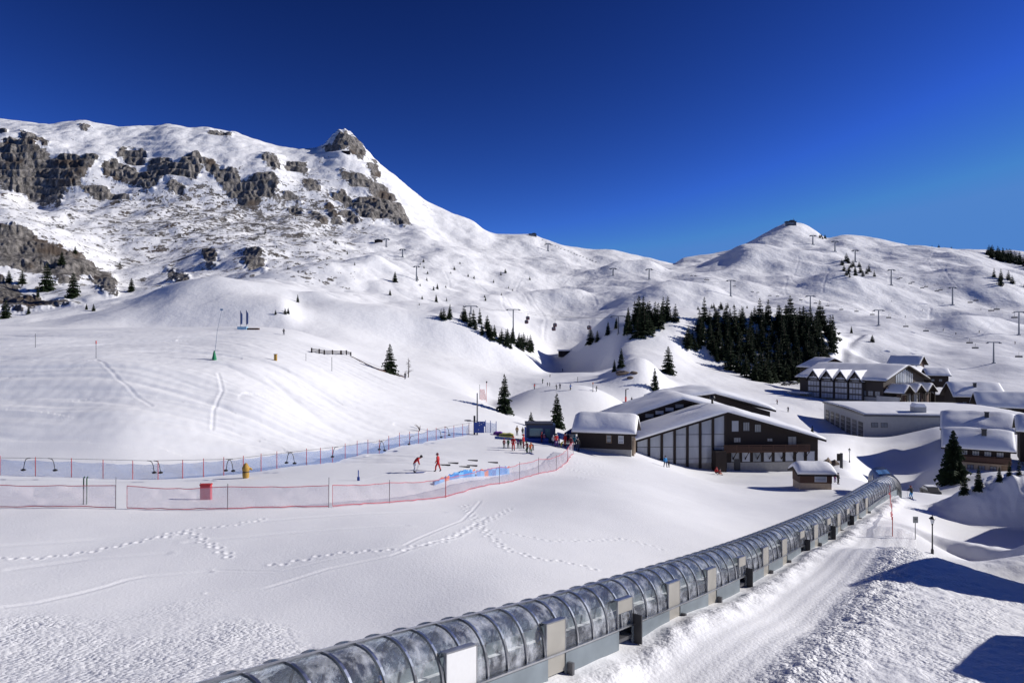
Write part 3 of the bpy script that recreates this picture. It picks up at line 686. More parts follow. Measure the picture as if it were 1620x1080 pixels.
# ------------------------------------------------------------------ the big lodge
Lz = -22.7
lodge = thing("ski_lodge", "big dark timber lodge with a glazed gable front and thick snow on its wide roofs", "building", (37.8, 121, Lz), R(4))
RW, LW, HP, HL, HR, DEP = 17.0, -17.0, 10.2, 5.4, 5.5, 9.5
MB().box(LW, RW, 0.0, DEP, -2.5, 1.25).build("stone_base", stone, lodge)
MB().prism([(0.15, 1.25), (RW-0.02, 1.25), (RW-0.02, HR), (0.15, HP-0.15)], -0.03, DEP-0.03).build("wall", wood, lodge)
# glazed left half: posts, sloping head beam, glass bays
bays = 7; bw = (0.0-LW-0.9)/bays
for i in range(bays+1):
    x = LW+0.9+bw*i; zt = HL+(HP-HL)*(x-LW)/(0-LW)-0.25
    MB().box(x-0.21, x+0.21, -0.30, 0.12, 0.3, zt).build("post", wood, lodge)
    if i < bays:
        xa, xb = x+0.21, x+bw-0.21; za = HL+(HP-HL)*(xa-LW)/(0-LW)-0.45; zb = HL+(HP-HL)*(xb-LW)/(0-LW)-0.45
        fr = MB()
        fr.prism([(xa, 1.25), (xa+0.05, 1.25), (xa+0.05, za-0.02), (xa, za-0.04)], -0.12, 0.1)
        for zc in (2.05, 4.15, 6.3):
            if zc < min(za, zb)-0.4: fr.box(xa+0.05, xb, -0.11, 0.08, zc-0.04, zc+0.04)
        fo = fr.build("window", trim, lodge)
        MB().prism([(xa+0.052, 1.26), (xb, 1.26), (xb, zb), (xa+0.052, za)], -0.06, 0.06).build("pane", glassc, fo)
MB().prism([(LW, 1.25), (LW+0.69, 1.25), (LW+0.69, HL-0.2), (LW, HL-0.4)], -0.02, DEP-1).build("end_wall", wood, lodge)
MB().prism([(LW, HL-0.55), (0.0, HP-0.5), (0.0, HP-0.12), (LW, HL-0.1)], -0.34, DEP-1.2).build("head_beam", wood, lodge)
# right half windows and balcony
for (x, z, w, h, g, b) in ((1.1, 6.7, 1.35, 2.0, glassc, 0), (3.2, 6.8, 1.2, 1.6, glassd, 2), (5.3, 6.6, 1.2, 1.4, glassd, 2), (1.5, 4.8, 1.3, 0.9, glassd, 2),
                          (7.6, 4.9, 1.0, 0.6, glassd, 1), (11.4, 4.1, 1.6, 1.7, glassd, 1)):
    window(lodge, x, z, w, h, -0.03, g, trim, b)
for i in range(8): window(lodge, 1.0+1.98*i, 1.32, 1.55, 1.85, -0.03, glassc if i not in (0, 2) else glassd, trim, 0)
b = MB(); b.box(-0.9, 14.6, -1.7, -0.35, 3.25, 3.4)
for i in range(8):
    x = -0.8+2.2*i; b.box(x-0.07, x+0.07, -1.76, -1.62, 3.4, 4.45)
for k in range(4): b.box(-0.9, 14.6, -1.74, -1.69, 3.5+0.22*k, 3.65+0.22*k)
b.box(-0.95, 14.65, -1.82, -1.62, 4.45, 4.55)
b.build("balcony", wood2, lodge, label="long brown balcony rail across the right half")
for i in range(8): x = -0.8+2.2*i; MB().prismx([(-1.7, 3.24), (-1.5, 3.24), (-0.05, 1.7), (-0.05, 2.0)], x-0.06, x+0.06).build("balcony_bracket", wood, lodge)
MB().box(-2.6, -0.7, -2.4, -0.35, -0.3, 3.6).build("porch", wood, lodge)
MB().box(1.6, 2.7, -0.12, 0.0, -0.2, 1.9).build("door", trim, lodge)
# roof and snow: front wing
def roofwing(x0, xp, x1, z0, zp, z1, y0, y1, thick, seed, th=0.35, over=1.1):
    r = MB(); sL = (zp-z0)/(xp-x0); sR = (zp-z1)/(x1-xp); xa, xb = x0-over, x1+over*0.8; za = z0-sL*over; zb = z1-sR*over*0.8
    r.prism([(xa, za), (xp, zp), (xb, zb), (xb, zb-th), (xp, zp-th), (xa, za-th)], y0, y1)
    r.build("roof", wood, lodge)
    m = snow_pillow(y1-y0-0.06, [(-xb+0.05, zb+0.01), (-xp, zp+0.01), (-xa-0.05, za+0.01)], thick, seed, nx=30)
    m.v = [(-y, x, z) for x, y, z in m.v]
    return m.build("snow_cover", snow, lodge, smooth=True, loc=(0, y0+0.03, 0))
roofwing(LW+0.2, 0.0, RW, HL, HP+0.1, HR, -1.3, DEP+0.5, 1.15, 1)
# rear wing: its own strip of windows under a second gable, set back and higher
ry = DEP+0.6
MB().prism([(-19, 0), (8, 0), (8, 8.5), (-4.7, 11.6), (-19, 7.2)], ry, ry+12).build("rear_wall", wood, lodge)
for i in range(7):
    x = -17.6+1.95*i; zt = 7.2+(11.6-7.2)*(x+19)/14.3-0.45 if x < -5.5 else 10.7
    if i == 2: continue
    window(lodge, x, zt-0.85, 1.7, 0.8, ry, glassc if i % 3 else glassd, trim, 0)
roofwing(-19, -4.7, 8, 7.2, 11.7, 8.6, ry-1.2, ry+13, 1.1, 2, over=1.2)
MB().prism([(-3.5, 0), (19.5, 0), (19.5, 7.6), (7, 11.2), (-3.5, 10.0)], ry+14.5, ry+27).build("rear_hall", wood, lodge)
roofwing(-3.5, 7, 19.5, 10.2, 11.6, 8.2, ry+13.5, ry+28, 1.3, 3)
MB().tube([(-0.3, 5.5, HP-0.5), (-0.3, 5.5, HP+2.0)], 0.22, 8).lathe([(0.0, 0), (0.42, 0.12), (0.55, 0.4), (0.42, 0.7), (0.0, 0.85)], 12, (-0.3, 5.5, HP+1.7)).build("chimney", blackp, lodge, smooth=True)
MB().tube([(6.2, 4.6, 7.6), (6.2, 4.6, 9.75)], 0.16, 8).build("vent_pipe", blackp, lodge)

# ------------------------------------------------------------------ small timber buildings near the lodge
hut = chalet("lift_hut", "dark timber hut with a thick snow cap standing above the stone cellar beside the crowd", "hut", Vector(W2(914, 103)).to_3d()+Vector((0, 0, -17.5)), R(-16), 8.0, 5.2, 4.3, 1.5, base_h=1.5, over=0.85, thick=0.95,
       basem=stone, wins=((4.3, 2.4, 0.8, 1.2, -0.04, glassd, woodl, 0), (6.1, 2.4, 0.8, 1.2, -0.04, glassc, wtrim, 0)), xwins=(), seed=5)
MB().box(8.0, 8.15, 1.2, 2.4, -0.4, 1.5).build("door", woodl, hut)
for k in range(2): MB().box(8.05, 8.35, 0.9+1.7*k, 1.15+1.7*k, -0.4, 2.9).build("post", stonew, hut)
kz = ground(*W2(1290, 95))
kiosk = chalet("ticket_kiosk", "little brown kiosk under a rounded snow cap in front of the big lodge", "kiosk", Vector(W2(1266, 94)).to_3d()+Vector((0, 0, kz-0.1)), R(-4), 4.2, 3.0, 2.35, 0.55, base_h=0.95, over=0.55, thick=0.85,
       wallm=wood2, basem=stonew, wins=((1.9, 1.15, 1.6, 1.05, -0.04, glassc, wtrim, 0),), seed=6)

# ------------------------------------------------------------------ the village on the right
th_ = R(57)
cz = -23.6
u_ = Vector((-math.cos(th_), math.sin(th_), 0)); v_ = Vector((math.sin(th_), math.cos(th_), 0))
# local frame of the hotel: x runs back along the long side, y across the gable
hotel = thing("hotel", "large grey glazed hotel with four small gables along its long snowy roof", "building", (136, 250, cz), math.atan2(u_.y, u_.x))
# after rotation local +x = u_, local +y = to the left of u_; the house lies on the other side, so y is negative inside
HL_, HW_ = 34.0, 29.0; E1, PK = 9.6, 14.6
MB().box(0, HL_, -HW_, 0, -3, 3.0).build("ground_floor", stone, hotel)
MB().prismx([(0.03, 3.0), (-HW_-0.03, 3.0), (-HW_-0.03, E1), (-HW_/2, PK), (0.03, E1)], -0.03, HL_+0.03).build("wall", mat("weathered_timber", (0.05, 0.038, 0.032), 0.8, var=0.35, scale=1.5, stretch=(1, 1, 4)), hotel)
sl = (PK-E1)/(HW_/2)
rf = MB()
for ya, yb in ((1.6, -HW_/2), (-HW_-1.6, -HW_/2)):
    za, zb = E1-sl*1.6+0.1, PK+0.1
    rf.add([(-1.8, ya, za), (HL_+1.5, ya, za), (HL_+1.5, yb, zb), (-1.8, yb, zb), (-1.8, ya, za-0.4), (HL_+1.5, ya, za-0.4), (HL_+1.5, yb, zb-0.4), (-1.8, yb, zb-0.4)],
           [(0,1,2,3),(7,6,5,4),(0,4,5,1),(1,5,6,2),(2,6,7,3),(3,7,4,0)])
rf.build("roof", wood, hotel)
snow_pillow(HL_+3.1, [(-HW_-1.5, E1-sl*1.6+0.11), (-HW_/2, PK+0.11), (1.5, E1-sl*1.6+0.11)], 0.7, 9, nx=40).build("snow_cover", snow, hotel, smooth=True, loc=(-1.7, 0, 0))
glh = mat("hotel_glass", (0.30, 0.33, 0.38), 0.2, var=0.55, scale=0.25, spec=0.8)
for i in range(4):      # glazed bays with small gables on the long side
    x = 7.2+5.75*i; wv = 5.2; bay = MB()
    bay.prism([(x, 1.4), (x+wv, 1.4), (x+wv, 8.4), (x+wv/2, 11.6), (x, 8.4)], 0.02, 1.3)
    bo = bay.build("bay", mat("bay_timber", (0.09, 0.08, 0.075), 0.7, var=0.3), hotel)
    for fl in range(3):
        for k in range(4):
            xa = x+0.25+k*1.22
            MB().box(xa, xa+1.0, 1.25, 1.36, 1.7+fl*2.25, 3.35+fl*2.25).build("pane", glh if (k+fl+i) % 4 else glassc, bo)
    MB().prism([(x+1.2, 8.45), (x+wv-1.2, 8.45), (x+wv/2, 10.2)], 1.28, 1.36).build("pane", glh, bo)
    g = MB(); g.prism([(x-0.5, 7.9), (x+wv/2, 11.75), (x+wv+0.5, 7.9), (x+wv+0.5, 8.25), (x+wv/2, 12.15), (x-0.5, 8.25)], -7.5, 2.1)
    g.build("bay_roof", wood, hotel)
    g = MB(); g.prism([(x-0.45, 8.26), (x+wv/2, 12.16), (x+wv/2, 12.7), (x-0.3, 8.75)], -7.4, 1.9); g.prism([(x+wv+0.45, 8.26), (x+wv/2, 12.16), (x+wv/2, 12.7), (x+wv+0.3, 8.75)], -7.4, 1.9)
    g.build("bay_snow", snow, hotel)
for i in range(3):      # plain bays nearest the corner, then the terrace end
    window(hotel, 1.2+2.6*i, 3.4, 1.9, 1.8, 0.0, glassd, trim, 1); 
MB().box(28, 37, 0.1, 4.5, 2.6, 3.0).build("terrace", conc, hotel)
MB().box(27.8, 36.8, 0.3, 4.3, 3.0, 3.35).build("terrace_snow", snow, hotel)
for k in range(10):     # gable end: tall glazing under the peak
    y = -HW_/2-6.0+1.25*k; top = PK-abs(y+HW_/2)*sl-1.0
    MB().box(-0.12, -0.02, y, y+0.85, 8.0, top-0.1 if top > 8.8 else 8.7).build("gable_pane", glh, hotel)
MB().box(-0.25, -0.04, -HW_/2-0.2, -HW_/2+0.2, 7.0, PK-0.6).build("gable_post", wtrim, hotel)
MB().box(-1.2, -0.05, -HW_, 0, 6.6, 6.85).build("gable_ledge", wood2, hotel)
MB().box(-6.2, 2.0, 0.5, 1.0, -2.0, 3.6).build("white_wall", mat("pale_wall", (0.50, 0.49, 0.47), 0.8, var=0.2, scale=0.4), hotel)
MB().box(-6.0, -0.2, -0.4, 0.5, 2.6, 3.4).build("terrace_parapet", conc, hotel)
for i in range(3):      # three entrance gables with snow, in front of the gable end
    y1 = 0.4-8.3*i; y0 = y1-7.6; p = MB(); xo = -6.5-1.6*i*0
    p.prismx([(y0, 4.6), ((y0+y1)/2, 7.4), (y1, 4.6), (y1, 4.9), ((y0+y1)/2, 7.75), (y0, 4.9)], xo-1.2, -0.3); p.build("entrance_roof", wood, hotel)
    m_ = snow_pillow(-0.35-(xo-1.1), [(y0+0.05, 4.92), ((y0+y1)/2, 7.77), (y1-0.05, 4.92)], 0.6, 20+i, nx=10); m_.build("entrance_snow", snow, hotel, smooth=True, loc=(xo-1.1, 0, 0))
    q = MB()
    for yy_ in (y0+0.2, (y0+y1)/2, y1-0.2): q.box(xo-0.2, xo+0.2, yy_-0.16, yy_+0.16, -2.5, 5.0)
    q.box(xo-0.15, xo+0.15, y0, y1, 4.3, 4.6); q.build("entrance_frame", wood, hotel)
    MB().box(xo+1.6, xo+1.8, y0+0.4, y1-0.4, -2.0, 4.6).build("entrance_front", wood2 if i != 1 else conc, hotel)

# long low garage
gz = -26.4
gar = thing("garage_building", "long low grey garage with flat snow roof and tall dark doors", "building", (95.6, 185, gz), R(-10))
GL, GD, GH = 42.0, 40.0, 6.2
MB().prismx([(0, -3), (GD, -3), (GD, GH), (0, GH)], 0, GL).build("wall", conc, gar)
MB().box(-0.4, GL+0.3, -0.4, GD+0.4, GH+0.002, GH+0.45).build("parapet", steeld, gar)
snow_pillow(GL+0.4, [(-0.2, GH+0.46), (GD*0.4, GH+0.75), (GD+0.2, GH+0.46)], 0.55, 12, nx=50).build("snow_cover", snow, gar, smooth=True, loc=(-0.2, 0, 0))
for k in range(7):
    y = 1.5+5.4*k; MB().box(-0.1, 0.05, y, y+3.6, -1.0, 4.3).build("garage_door", trim if k != 1 else steeld, gar)
    q = MB()
    for z in (1.0, 2.2, 3.3): q.box(-0.15, -0.08, y, y+3.6, z, z+0.07)
    q.build("door_rail", steel, gar)
for k in range(2): window(gar, 1.6+2.4*k, 3.2, 1.7, 1.3, 0.0, glassd, trim, 1)
MB().box(13.5, 16.5, 3.0, 6.0, GH+0.4, GH+2.4).build("roof_unit", conc, gar)
MB().prism([(13.4, GH+2.41), (16.6, GH+2.41), (15.9, GH+3.3), (14.0, GH+3.4)], 2.9, 6.1).build("roof_unit_snow", snow, gar)
MB().box(20, 41.5, -0.5, -0.35, 4.6, 5.0).box(20, 41.5, -0.5, -0.35, 5.5, 5.6).build("railing", steeld, gar)

def vz(px, D, y): return Vector(((px-CX)/F*D, D, (CY-y)/F*D))
# chalets: loc is the front left corner on the ground
def wrow(n, x0, dx, z, w, h, g=None, fr=None, y=-0.04): return tuple((x0+dx*i, z, w, h, y, g or glassd, fr or trim, 1) for i in range(n))
ch1 = chalet("chalet", "three storey chalet with warm masonry base and snow roof directly behind the tall spruce", "chalet", vz(1497, 134, 741)-Vector((0, 0, 0.4)), R(-32), 10.2, 8.0, 5.1, 2.5, base_h=2.1, over=0.9, thick=0.8,
   wallm=wood, wins=wrow(4, 2.4, 1.9, 3.5, 1.0, 1.0, glassd, wtrim, -0.04)+wrow(3, 3.4, 1.8, 0.7, 1.1, 0.9, glassd, wood2, -0.01), chim=[(6.2, 2.0)], balcony=(2.6, 10.3, 2.3, 1.0), door=(8.8, 0.05, 1.0, 1.8), seed=31)
ch2 = chalet("chalet", "chalet showing only its long snow roof, right end of the low garage", "chalet", vz(1494, 155, 708), R(-33), 12.5, 11.0, 4.7, 2.7, over=0.9, thick=0.95, chim=[(8.0, 3.2)], seed=32)
ch3 = chalet("chalet", "dark chalet with a broad clean snow roof at the right edge above the other roofs", "chalet", vz(1552, 208, 676), R(-24), 18, 10, 6.9, 3.2, over=1.2, thick=0.95, wins=wrow(4, 4, 3.2, 3.0, 1.3, 1.0), seed=33)
ch4 = chalet("chalet", "brown chalet with a stepped snow roof just right of the hotel", "chalet", vz(1512, 228, 655), R(-14), 13.5, 10, 6.6, 3.6, over=1.2, thick=0.8, chim=[(6.5, 2.5)], wins=wrow(3, 2, 3.2, 3.2, 1.2, 1.0), seed=34)
ch5 = chalet("chalet", "tall narrow dark chalet standing above the hotel roof", "chalet", vz(1408, 305, 592)-Vector((0, 0, 1.0)), R(-48), 11.0, 9.0, 6.2, 3.0, over=1.3, thick=0.5, wallm=wood2, wins=wrow(3, 1.5, 3.0, 3.2, 1.2, 1.1), xwins=((11.0, 2, 3.0, 1.6, 1.2, 1), (11.0, 5.5, 3.0, 1.6, 1.2, 1)), balcony=(0.5, 10.5, 2.6, 1.0), seed=35)
ch6 = chalet("chalet", "low chalet with a wide gable peeking over the left end of the hotel roof", "chalet", vz(1345, 300, 590), R(97), 13.0, 16.0, 2.8, 3.6, over=1.2, thick=0.6, seed=36)
ch7 = chalet("chalet", "small snow roofed chalet right behind the hotel's gable end", "chalet", vz(1468, 285, 612), R(-18), 7.5, 8.0, 5.2, 2.2, over=0.9, thick=0.7, wins=wrow(2, 1.2, 2.8, 2.4, 1.2, 1.0), seed=37)
ch8 = chalet("chalet", "lower chalet annex with snow roof between the hotel and the stepped roof chalet", "chalet", vz(1480, 262, 636), R(8), 8.5, 7.0, 3.2, 1.6, over=0.9, thick=0.7, seed=38)
ch9 = chalet("chalet", "chalet corner with a snow roof cut off by the right edge of the photo", "chalet", vz(1614, 136, 706), R(-33), 9, 8, 3.3, 2.0, over=0.8, thick=1.0, seed=39)
ch10 = chalet("chalet", "small chalet roof farthest right behind the stepped snow roof", "chalet", vz(1556, 250, 640), R(-6), 6, 7, 5.2, 2.4, over=0.9, thick=0.7, seed=40)
ch11 = chalet("chalet", "small dark chalet with a double snow roof on the slope right of the hotel gable", "chalet", vz(1450, 292, 605), R(25), 6.5, 6, 4.6, 2.0, over=0.9, thick=0.7, seed=43)
# houses just outside the frame on the right, whose shadows fall across the piste
ox1 = chalet("chalet", "big chalet beside the piste just outside the right edge, casting the long shadow", "chalet", Vector((43.5, 38.0, near_z(45, 44)-1.0)), R(-2), 20, 11.5, 9.3, 5.4, over=1.0, thick=0.6, wins=wrow(5, 2, 3.2, 2.6, 1.4, 1.2), seed=44)
ox2 = chalet("chalet", "second chalet outside the lower right corner of the photo", "chalet", Vector((30.5, 23.0, -14.2)), R(-3), 14, 8, 5.2, 2.8, over=1.0, thick=0.6, seed=45)

ox3 = chalet("chalet", "third chalet outside the right edge, shading the ploughed mound", "chalet", Vector((63.5, 66.5, -21.5)), R(-3), 16, 10, 5.6, 3.4, over=1.0, thick=0.6, seed=46)
# ------------------------------------------------------------------ covered conveyor lift (the long transparent tunnel)
def tun_at(s):
    """centre point and direction at arc length s"""
    i = min(max(np.searchsorted(TS, s)-1, 0), len(TS)-2); f = (s-TS[i])/(TS[i+1]-TS[i])
    p = TP[i]*(1-f)+TP[i+1]*f
    return p
_ds = np.array([t[1] for t in TUN], float); _xs = np.array([(t[0]-CX)/F*t[1] for t in TUN]); _zs = np.array([t[2] for t in TUN])
_k = np.linspace(_ds[0], _ds[-1]+4.5, 400)
_px = pchip(np.append(_ds, 92), np.append(_xs, _xs[-1]+8*0.79), _k); _pz = pchip(np.append(_ds, 92), np.append(_zs, _zs[-1]-0.9), _k)
for _ in range(3):
    _px = np.convolve(np.pad(_px, 12, 'reflect', reflect_type='odd'), np.ones(25)/25, 'valid'); _pz = np.convolve(np.pad(_pz, 12, 'reflect', reflect_type='odd'), np.ones(25)/25, 'valid')
TP = [Vector(v) for v in zip(_px, _k, _pz)]
TS = np.concatenate([[0], np.cumsum([(b-a).length for a, b in zip(TP[:-1], TP[1:])])])
TLEN = TS[-1]
def tframe(s):
    a = tun_at(max(s-0.3, 0)); b = tun_at(min(s+0.3, TLEN)); t = (b-a).normalized()
    n = Vector((t.y, -t.x, 0)).normalized()         # towards the piste (right)
    return tun_at(s), t, n
def tunnel_glass():
    m = bpy.data.materials.new("clear_polycarbonate"); m.use_nodes = True; N, L = nodes_of(m); N.clear()
    out = N.new("ShaderNodeOutputMaterial"); tr = N.new("ShaderNodeBsdfTransparent"); tr.inputs[0].default_value = (0.93, 0.96, 0.98, 1)
    gl = N.new("ShaderNodeBsdfGlossy"); gl.inputs["Roughness"].default_value = 0.10; gl.inputs[0].default_value = (0.85, 0.9, 1, 1)
    df = N.new("ShaderNodeBsdfDiffuse"); df.inputs[0].default_value = (0.78, 0.81, 0.86, 1)
    fr = N.new("ShaderNodeFresnel"); fr.inputs[0].default_value = 1.55
    tc = N.new("ShaderNodeTexCoord"); nz = N.new("ShaderNodeTexNoise"); nz.inputs["Scale"].default_value = 1.4; nz.inputs["Detail"].default_value = 5; nz.inputs["Roughness"].default_value = 0.65
    L.new(tc.outputs["Object"], nz.inputs["Vector"])
    mr = N.new("ShaderNodeMapRange"); L.new(nz.outputs[0], mr.inputs[0]); mr.inputs[1].default_value = 0.47; mr.inputs[2].default_value = 0.72; mr.inputs[3].default_value = 0.06; mr.inputs[4].default_value = 0.55
    bp = N.new("ShaderNodeBump"); bp.inputs["Distance"].default_value = 0.12; bp.inputs["Strength"].default_value = 0.5; L.new(nz.outputs[0], bp.inputs["Height"])
    L.new(bp.outputs[0], gl.inputs["Normal"]); L.new(bp.outputs[0], fr.inputs["Normal"])
    m1 = N.new("ShaderNodeMixShader"); L.new(mr.outputs[0], m1.inputs[0]); L.new(tr.outputs[0], m1.inputs[1]); L.new(df.outputs[0], m1.inputs[2])
    m2 = N.new("ShaderNodeMixShader"); L.new(fr.outputs[0], m2.inputs[0]); L.new(m1.outputs[0], m2.inputs[1]); L.new(gl.outputs[0], m2.inputs[2])
    L.new(m2.outputs[0], out.inputs[0]); return m
tglass = tunnel_glass()
plinthm = mat("blue_grey_panel", (0.20, 0.235, 0.26), 0.45, 0.3, var=0.35, scale=0.9)
ribm = mat("rib_metal", (0.42, 0.43, 0.45), 0.28, 0.95, var=0.2, scale=4)
doorm = mat("hazy_door_panel", (0.30, 0.285, 0.25), 0.4, var=0.25, scale=1.2, spec=0.7)
doorw = mat("white_door_panel", (0.62, 0.62, 0.62), 0.5, var=0.05)
HWD, HSP, HTOP = 1.10, 0.55, 2.12         # half width, plinth height, crown height
def arch(n=18, r=0.0):
    pts = []
    for k in range(n+1):
        a = math.pi*k/n; pts.append((math.copysign(abs(math.cos(a))**0.85, math.cos(a))*(HWD+r), HSP+(HTOP-HSP+r)*math.sin(a)**0.9))
    return pts                             # from +side (piste) over the top to -side
tunnel = thing("conveyor_tunnel", "long transparent arched tunnel over the ski conveyor, running diagonally through the foreground", "conveyor lift", tun_at(0))
T0 = tun_at(0)
def tl(s, off, h):
    p, t, n = tframe(s); return p+n*off+Vector((0, 0, h))-T0
# canopy skin: a bay at a time so that the panes have small steps
SP = 1.16; NB = int(TLEN/SP)
can = MB(); A = arch(20, 0.0)
for bq in range(NB):
    if bq*SP > TLEN: break
    rows = []
    for s in (bq*SP+0.03, bq*SP+SP-0.03):
        rows.append([tl(s, o, h) for o, h in A])
    n = len(A); can.add(rows[0]+rows[1], [(i, i+1, n+i+1, n+i) for i in range(n-1)])
can.build("canopy", tglass, tunnel, smooth=True)
for bq in range(NB+1):
    s = min(bq*SP, TLEN); p, t, n = tframe(s); m = MB(); A2 = arch(20, 0.035); vs = []
    for o, h in A2:
        c = p+n*o+Vector((0, 0, h))-T0; rad = (n*o+Vector((0, 0, h-HSP))).normalized()
        for dt, dr in ((-0.045, -0.05), (0.045, -0.05), (0.045, 0.02), (-0.045, 0.02)): vs.append(c+t*dt+rad*dr)
    fs = []
    for i in range(len(A2)-1):
        for k in range(4): fs.append((i*4+k, i*4+(k+1) % 4, (i+1)*4+(k+1) % 4, (i+1)*4+k))
    m.add(vs, fs).build("rib", ribm, tunnel, smooth=False)
def ribbon(name, prof, mt, s0=0.0, s1=None, step=1.2, parent=None):
    """extrude an (offset, height) outline along the tunnel"""
    s1 = s1 or TLEN; k = max(2, int((s1-s0)/step)); m = MB(); vs = []
    for i in range(k+1):
        s = s0+(s1-s0)*i/k
        vs += [tl(s, o, h) for o, h in prof]
    n = len(prof); fs = [(i*n+j, i*n+(j+1) % n, (i+1)*n+(j+1) % n, (i+1)*n+j) for i in range(k) for j in range(n)]
    fs += [tuple(range(n)), tuple(reversed(range(k*n, k*n+n)))]
    return m.add(vs, fs).build(name, mt, parent or tunnel)
DOORS = [(652, 0), (728, 2), (880, 1), (990, 3), (1068, 1), (1127, 1), (1175, 3), (1213, 1), (1243, 1), (1270, 3), (1292, 1), (1312, 3), (1328, 1), (1343, 3), (1358, 1), (1372, 1)]
DOORS = DOORS[1:]
def s_of_px(px):
    best = min(range(len(TP)), key=lambda i: abs(CX+(TP[i].x+0.95)/(TP[i].y-0.75)*F-px)); return TS[best]
gaps = [s_of_px(px) for px, _ in DOORS]
# side panels between the doors
edges = [0.0]
for g in gaps: edges += [g-0.62, g+0.62]
edges.append(TLEN)
for a, b_ in zip(edges[0::2], edges[1::2]):
    if b_-a < 0.6: continue
    ribbon("side_panel", [(HWD+0.02, -0.25), (HWD+0.10, -0.25), (HWD+0.10, 0.50), (HWD+0.02, 0.535)], plinthm, a, b_)
ribbon("side_panel", [(-HWD-0.10, -0.25), (-HWD-0.02, -0.25), (-HWD-0.02, 0.535), (-HWD-0.10, 0.50)], plinthm)
ribbon("rail", [(HWD+0.03, 0.545), (HWD+0.14, 0.545), (HWD+0.14, 0.61), (HWD+0.03, 0.61)], ribm)
ribbon("rail", [(-HWD-0.14, 0.545), (-HWD-0.03, 0.545), (-HWD-0.03, 0.61), (-HWD-0.14, 0.61)], ribm)
ribbon("ridge_strip", [(-0.06, HTOP+0.015), (0.06, HTOP+0.015), (0.06, HTOP+0.06), (-0.06, HTOP+0.06)], ribm)
ribbon("conveyor_belt", [(-0.28, -0.1), (0.42, -0.1), (0.42, 0.22), (-0.28, 0.22)], mat("rubber_belt", (0.035, 0.03, 0.045), 0.7, var=0.3))
ribbon("belt_frame", [(0.44, -0.1), (0.62, -0.1), (0.62, 0.34), (0.44, 0.34)], plinthm)
ribbon("belt_frame", [(-0.48, -0.1), (-0.30, -0.1), (-0.30, 0.34), (-0.48, 0.34)], plinthm)
ribbon("walkway", [(-1.15, -0.1), (-0.50, -0.1), (-0.50, 0.10), (-1.15, 0.10)], snow)
# doors on the piste side: closed hazy leaf, white leaf, or open dark doorway
for (px, kind), s in zip(DOORS, gaps):
    p, t, n = tframe(s); ang = math.atan2(t.y, t.x); base = p-T0
    def dbox(m, a, b_, o0, o1, z0, z1):
        vs = []
        for z in (z0, z1):
            for (aa, oo) in ((a, o0), (b_, o0), (b_, o1), (a, o1)): vs.append(base+t*aa+n*oo+Vector((0, 0, z)))
        m.add(vs, [(0,3,2,1),(4,5,6,7),(0,1,5,4),(1,2,6,5),(2,3,7,6),(3,0,4,7)])
    fr = MB(); w = 0.62 if kind != 2 else 0.75
    dbox(fr, -w-0.04, -w, HWD-0.02, HWD+0.07, -0.15, 1.70); dbox(fr, w, w+0.04, HWD-0.02, HWD+0.07, -0.15, 1.70); dbox(fr, -w-0.04, w+0.04, HWD-0.16, HWD+0.08, 1.70, 1.73)
    fo = fr.build("door_frame", ribm, tunnel)
    if kind in (1, 2):
        lf = MB(); dbox(lf, -w+0.01, w-0.01, HWD+0.03, HWD+0.06, -0.12, 1.68); lf.build("door", doorw if kind == 2 else doorm, tunnel, label="plain white door panel" if kind == 2 else None)
    else:
        lf = MB(); dbox(lf, -w+0.01, w-0.01, HWD+0.03, HWD+0.06, 1.18, 1.68); lf.build("door_top_panel", doorm, tunnel)
        st = MB(); dbox(st, -w+0.01, w-0.01, HWD-0.32, HWD+0.05, 0.0, 0.14); st.build("sill", steeld, tunnel)
        bk = MB(); dbox(bk, w+0.06, w+0.14, HWD+0.02, HWD+0.45, -0.2, 1.0); bk.build("open_leaf", trim, tunnel)
    ft = MB(); dbox(ft, w+0.07, w+0.22, HWD+0.0, HWD+0.32, -0.35, 0.16); ft.build("foot_bracket", steeld, tunnel)
# entrance hall at the far end: a wider arched hood with blue side window
ehp, eht, ehn = tframe(TLEN)
hood = thing("tunnel_entrance_hood", "wider arched metal hood closing the far end of the conveyor tunnel", "shelter", ehp+Vector((0, 0, -0.2)), math.atan2(eht.y, eht.x)+R(18))
m = MB(); prof = []
for k in range(17):
    a = math.pi*k/16; prof.append((math.cos(a)*1.5, 0.5+1.95*math.sin(a)**0.8))
for L0, L1, nm in ((-0.6, 5.6, "shell"),):
    vs = []
    for x in (L0, L1): vs += [(x, y, z) for y, z in prof]
    for x in (L0, L1): vs += [(x, y*0.97, z-0.06) for y, z in prof]
    k = len(prof); fs = [(i, i+1, k+i+1, k+i) for i in range(k-1)]+[(2*k+i, 3*k+i, 3*k+i+1, 2*k+i+1) for i in range(k-1)]
    MB().add(vs, fs).build(nm, mat("hood_sheet", (0.34, 0.36, 0.39), 0.3, 0.7, var=0.3, scale=2), hood, smooth=True)
for i in range(10):
    x = -0.6+0.69*i; r = MB(); r.tube([(x, y, z) for y, z in prof], 0.06, 6); r.build("rib", ribm, hood)
MB().box(-0.6, 5.6, -1.55, -1.45, -0.4, 0.5).build("side_wall", plinthm, hood); MB().box(-0.6, 5.6, 1.45, 1.55, -0.4, 0.5).build("side_wall", plinthm, hood)
MB().add([(0.4, -0.4, 2.48), (3.4, -0.4, 2.48), (3.4, 0.9, 2.30), (0.4, 0.9, 2.30), (0.4, -0.4, 2.54), (3.4, -0.4, 2.54), (3.4, 0.95, 2.35), (0.4, 0.95, 2.35)], [(0,1,2,3),(7,6,5,4),(0,4,5,1),(1,5,6,2),(2,6,7,3),(3,7,4,0)]).build("roof_window", mat("sky_blue_sheet", (0.08, 0.22, 0.42), 0.25, var=0.2), hood)
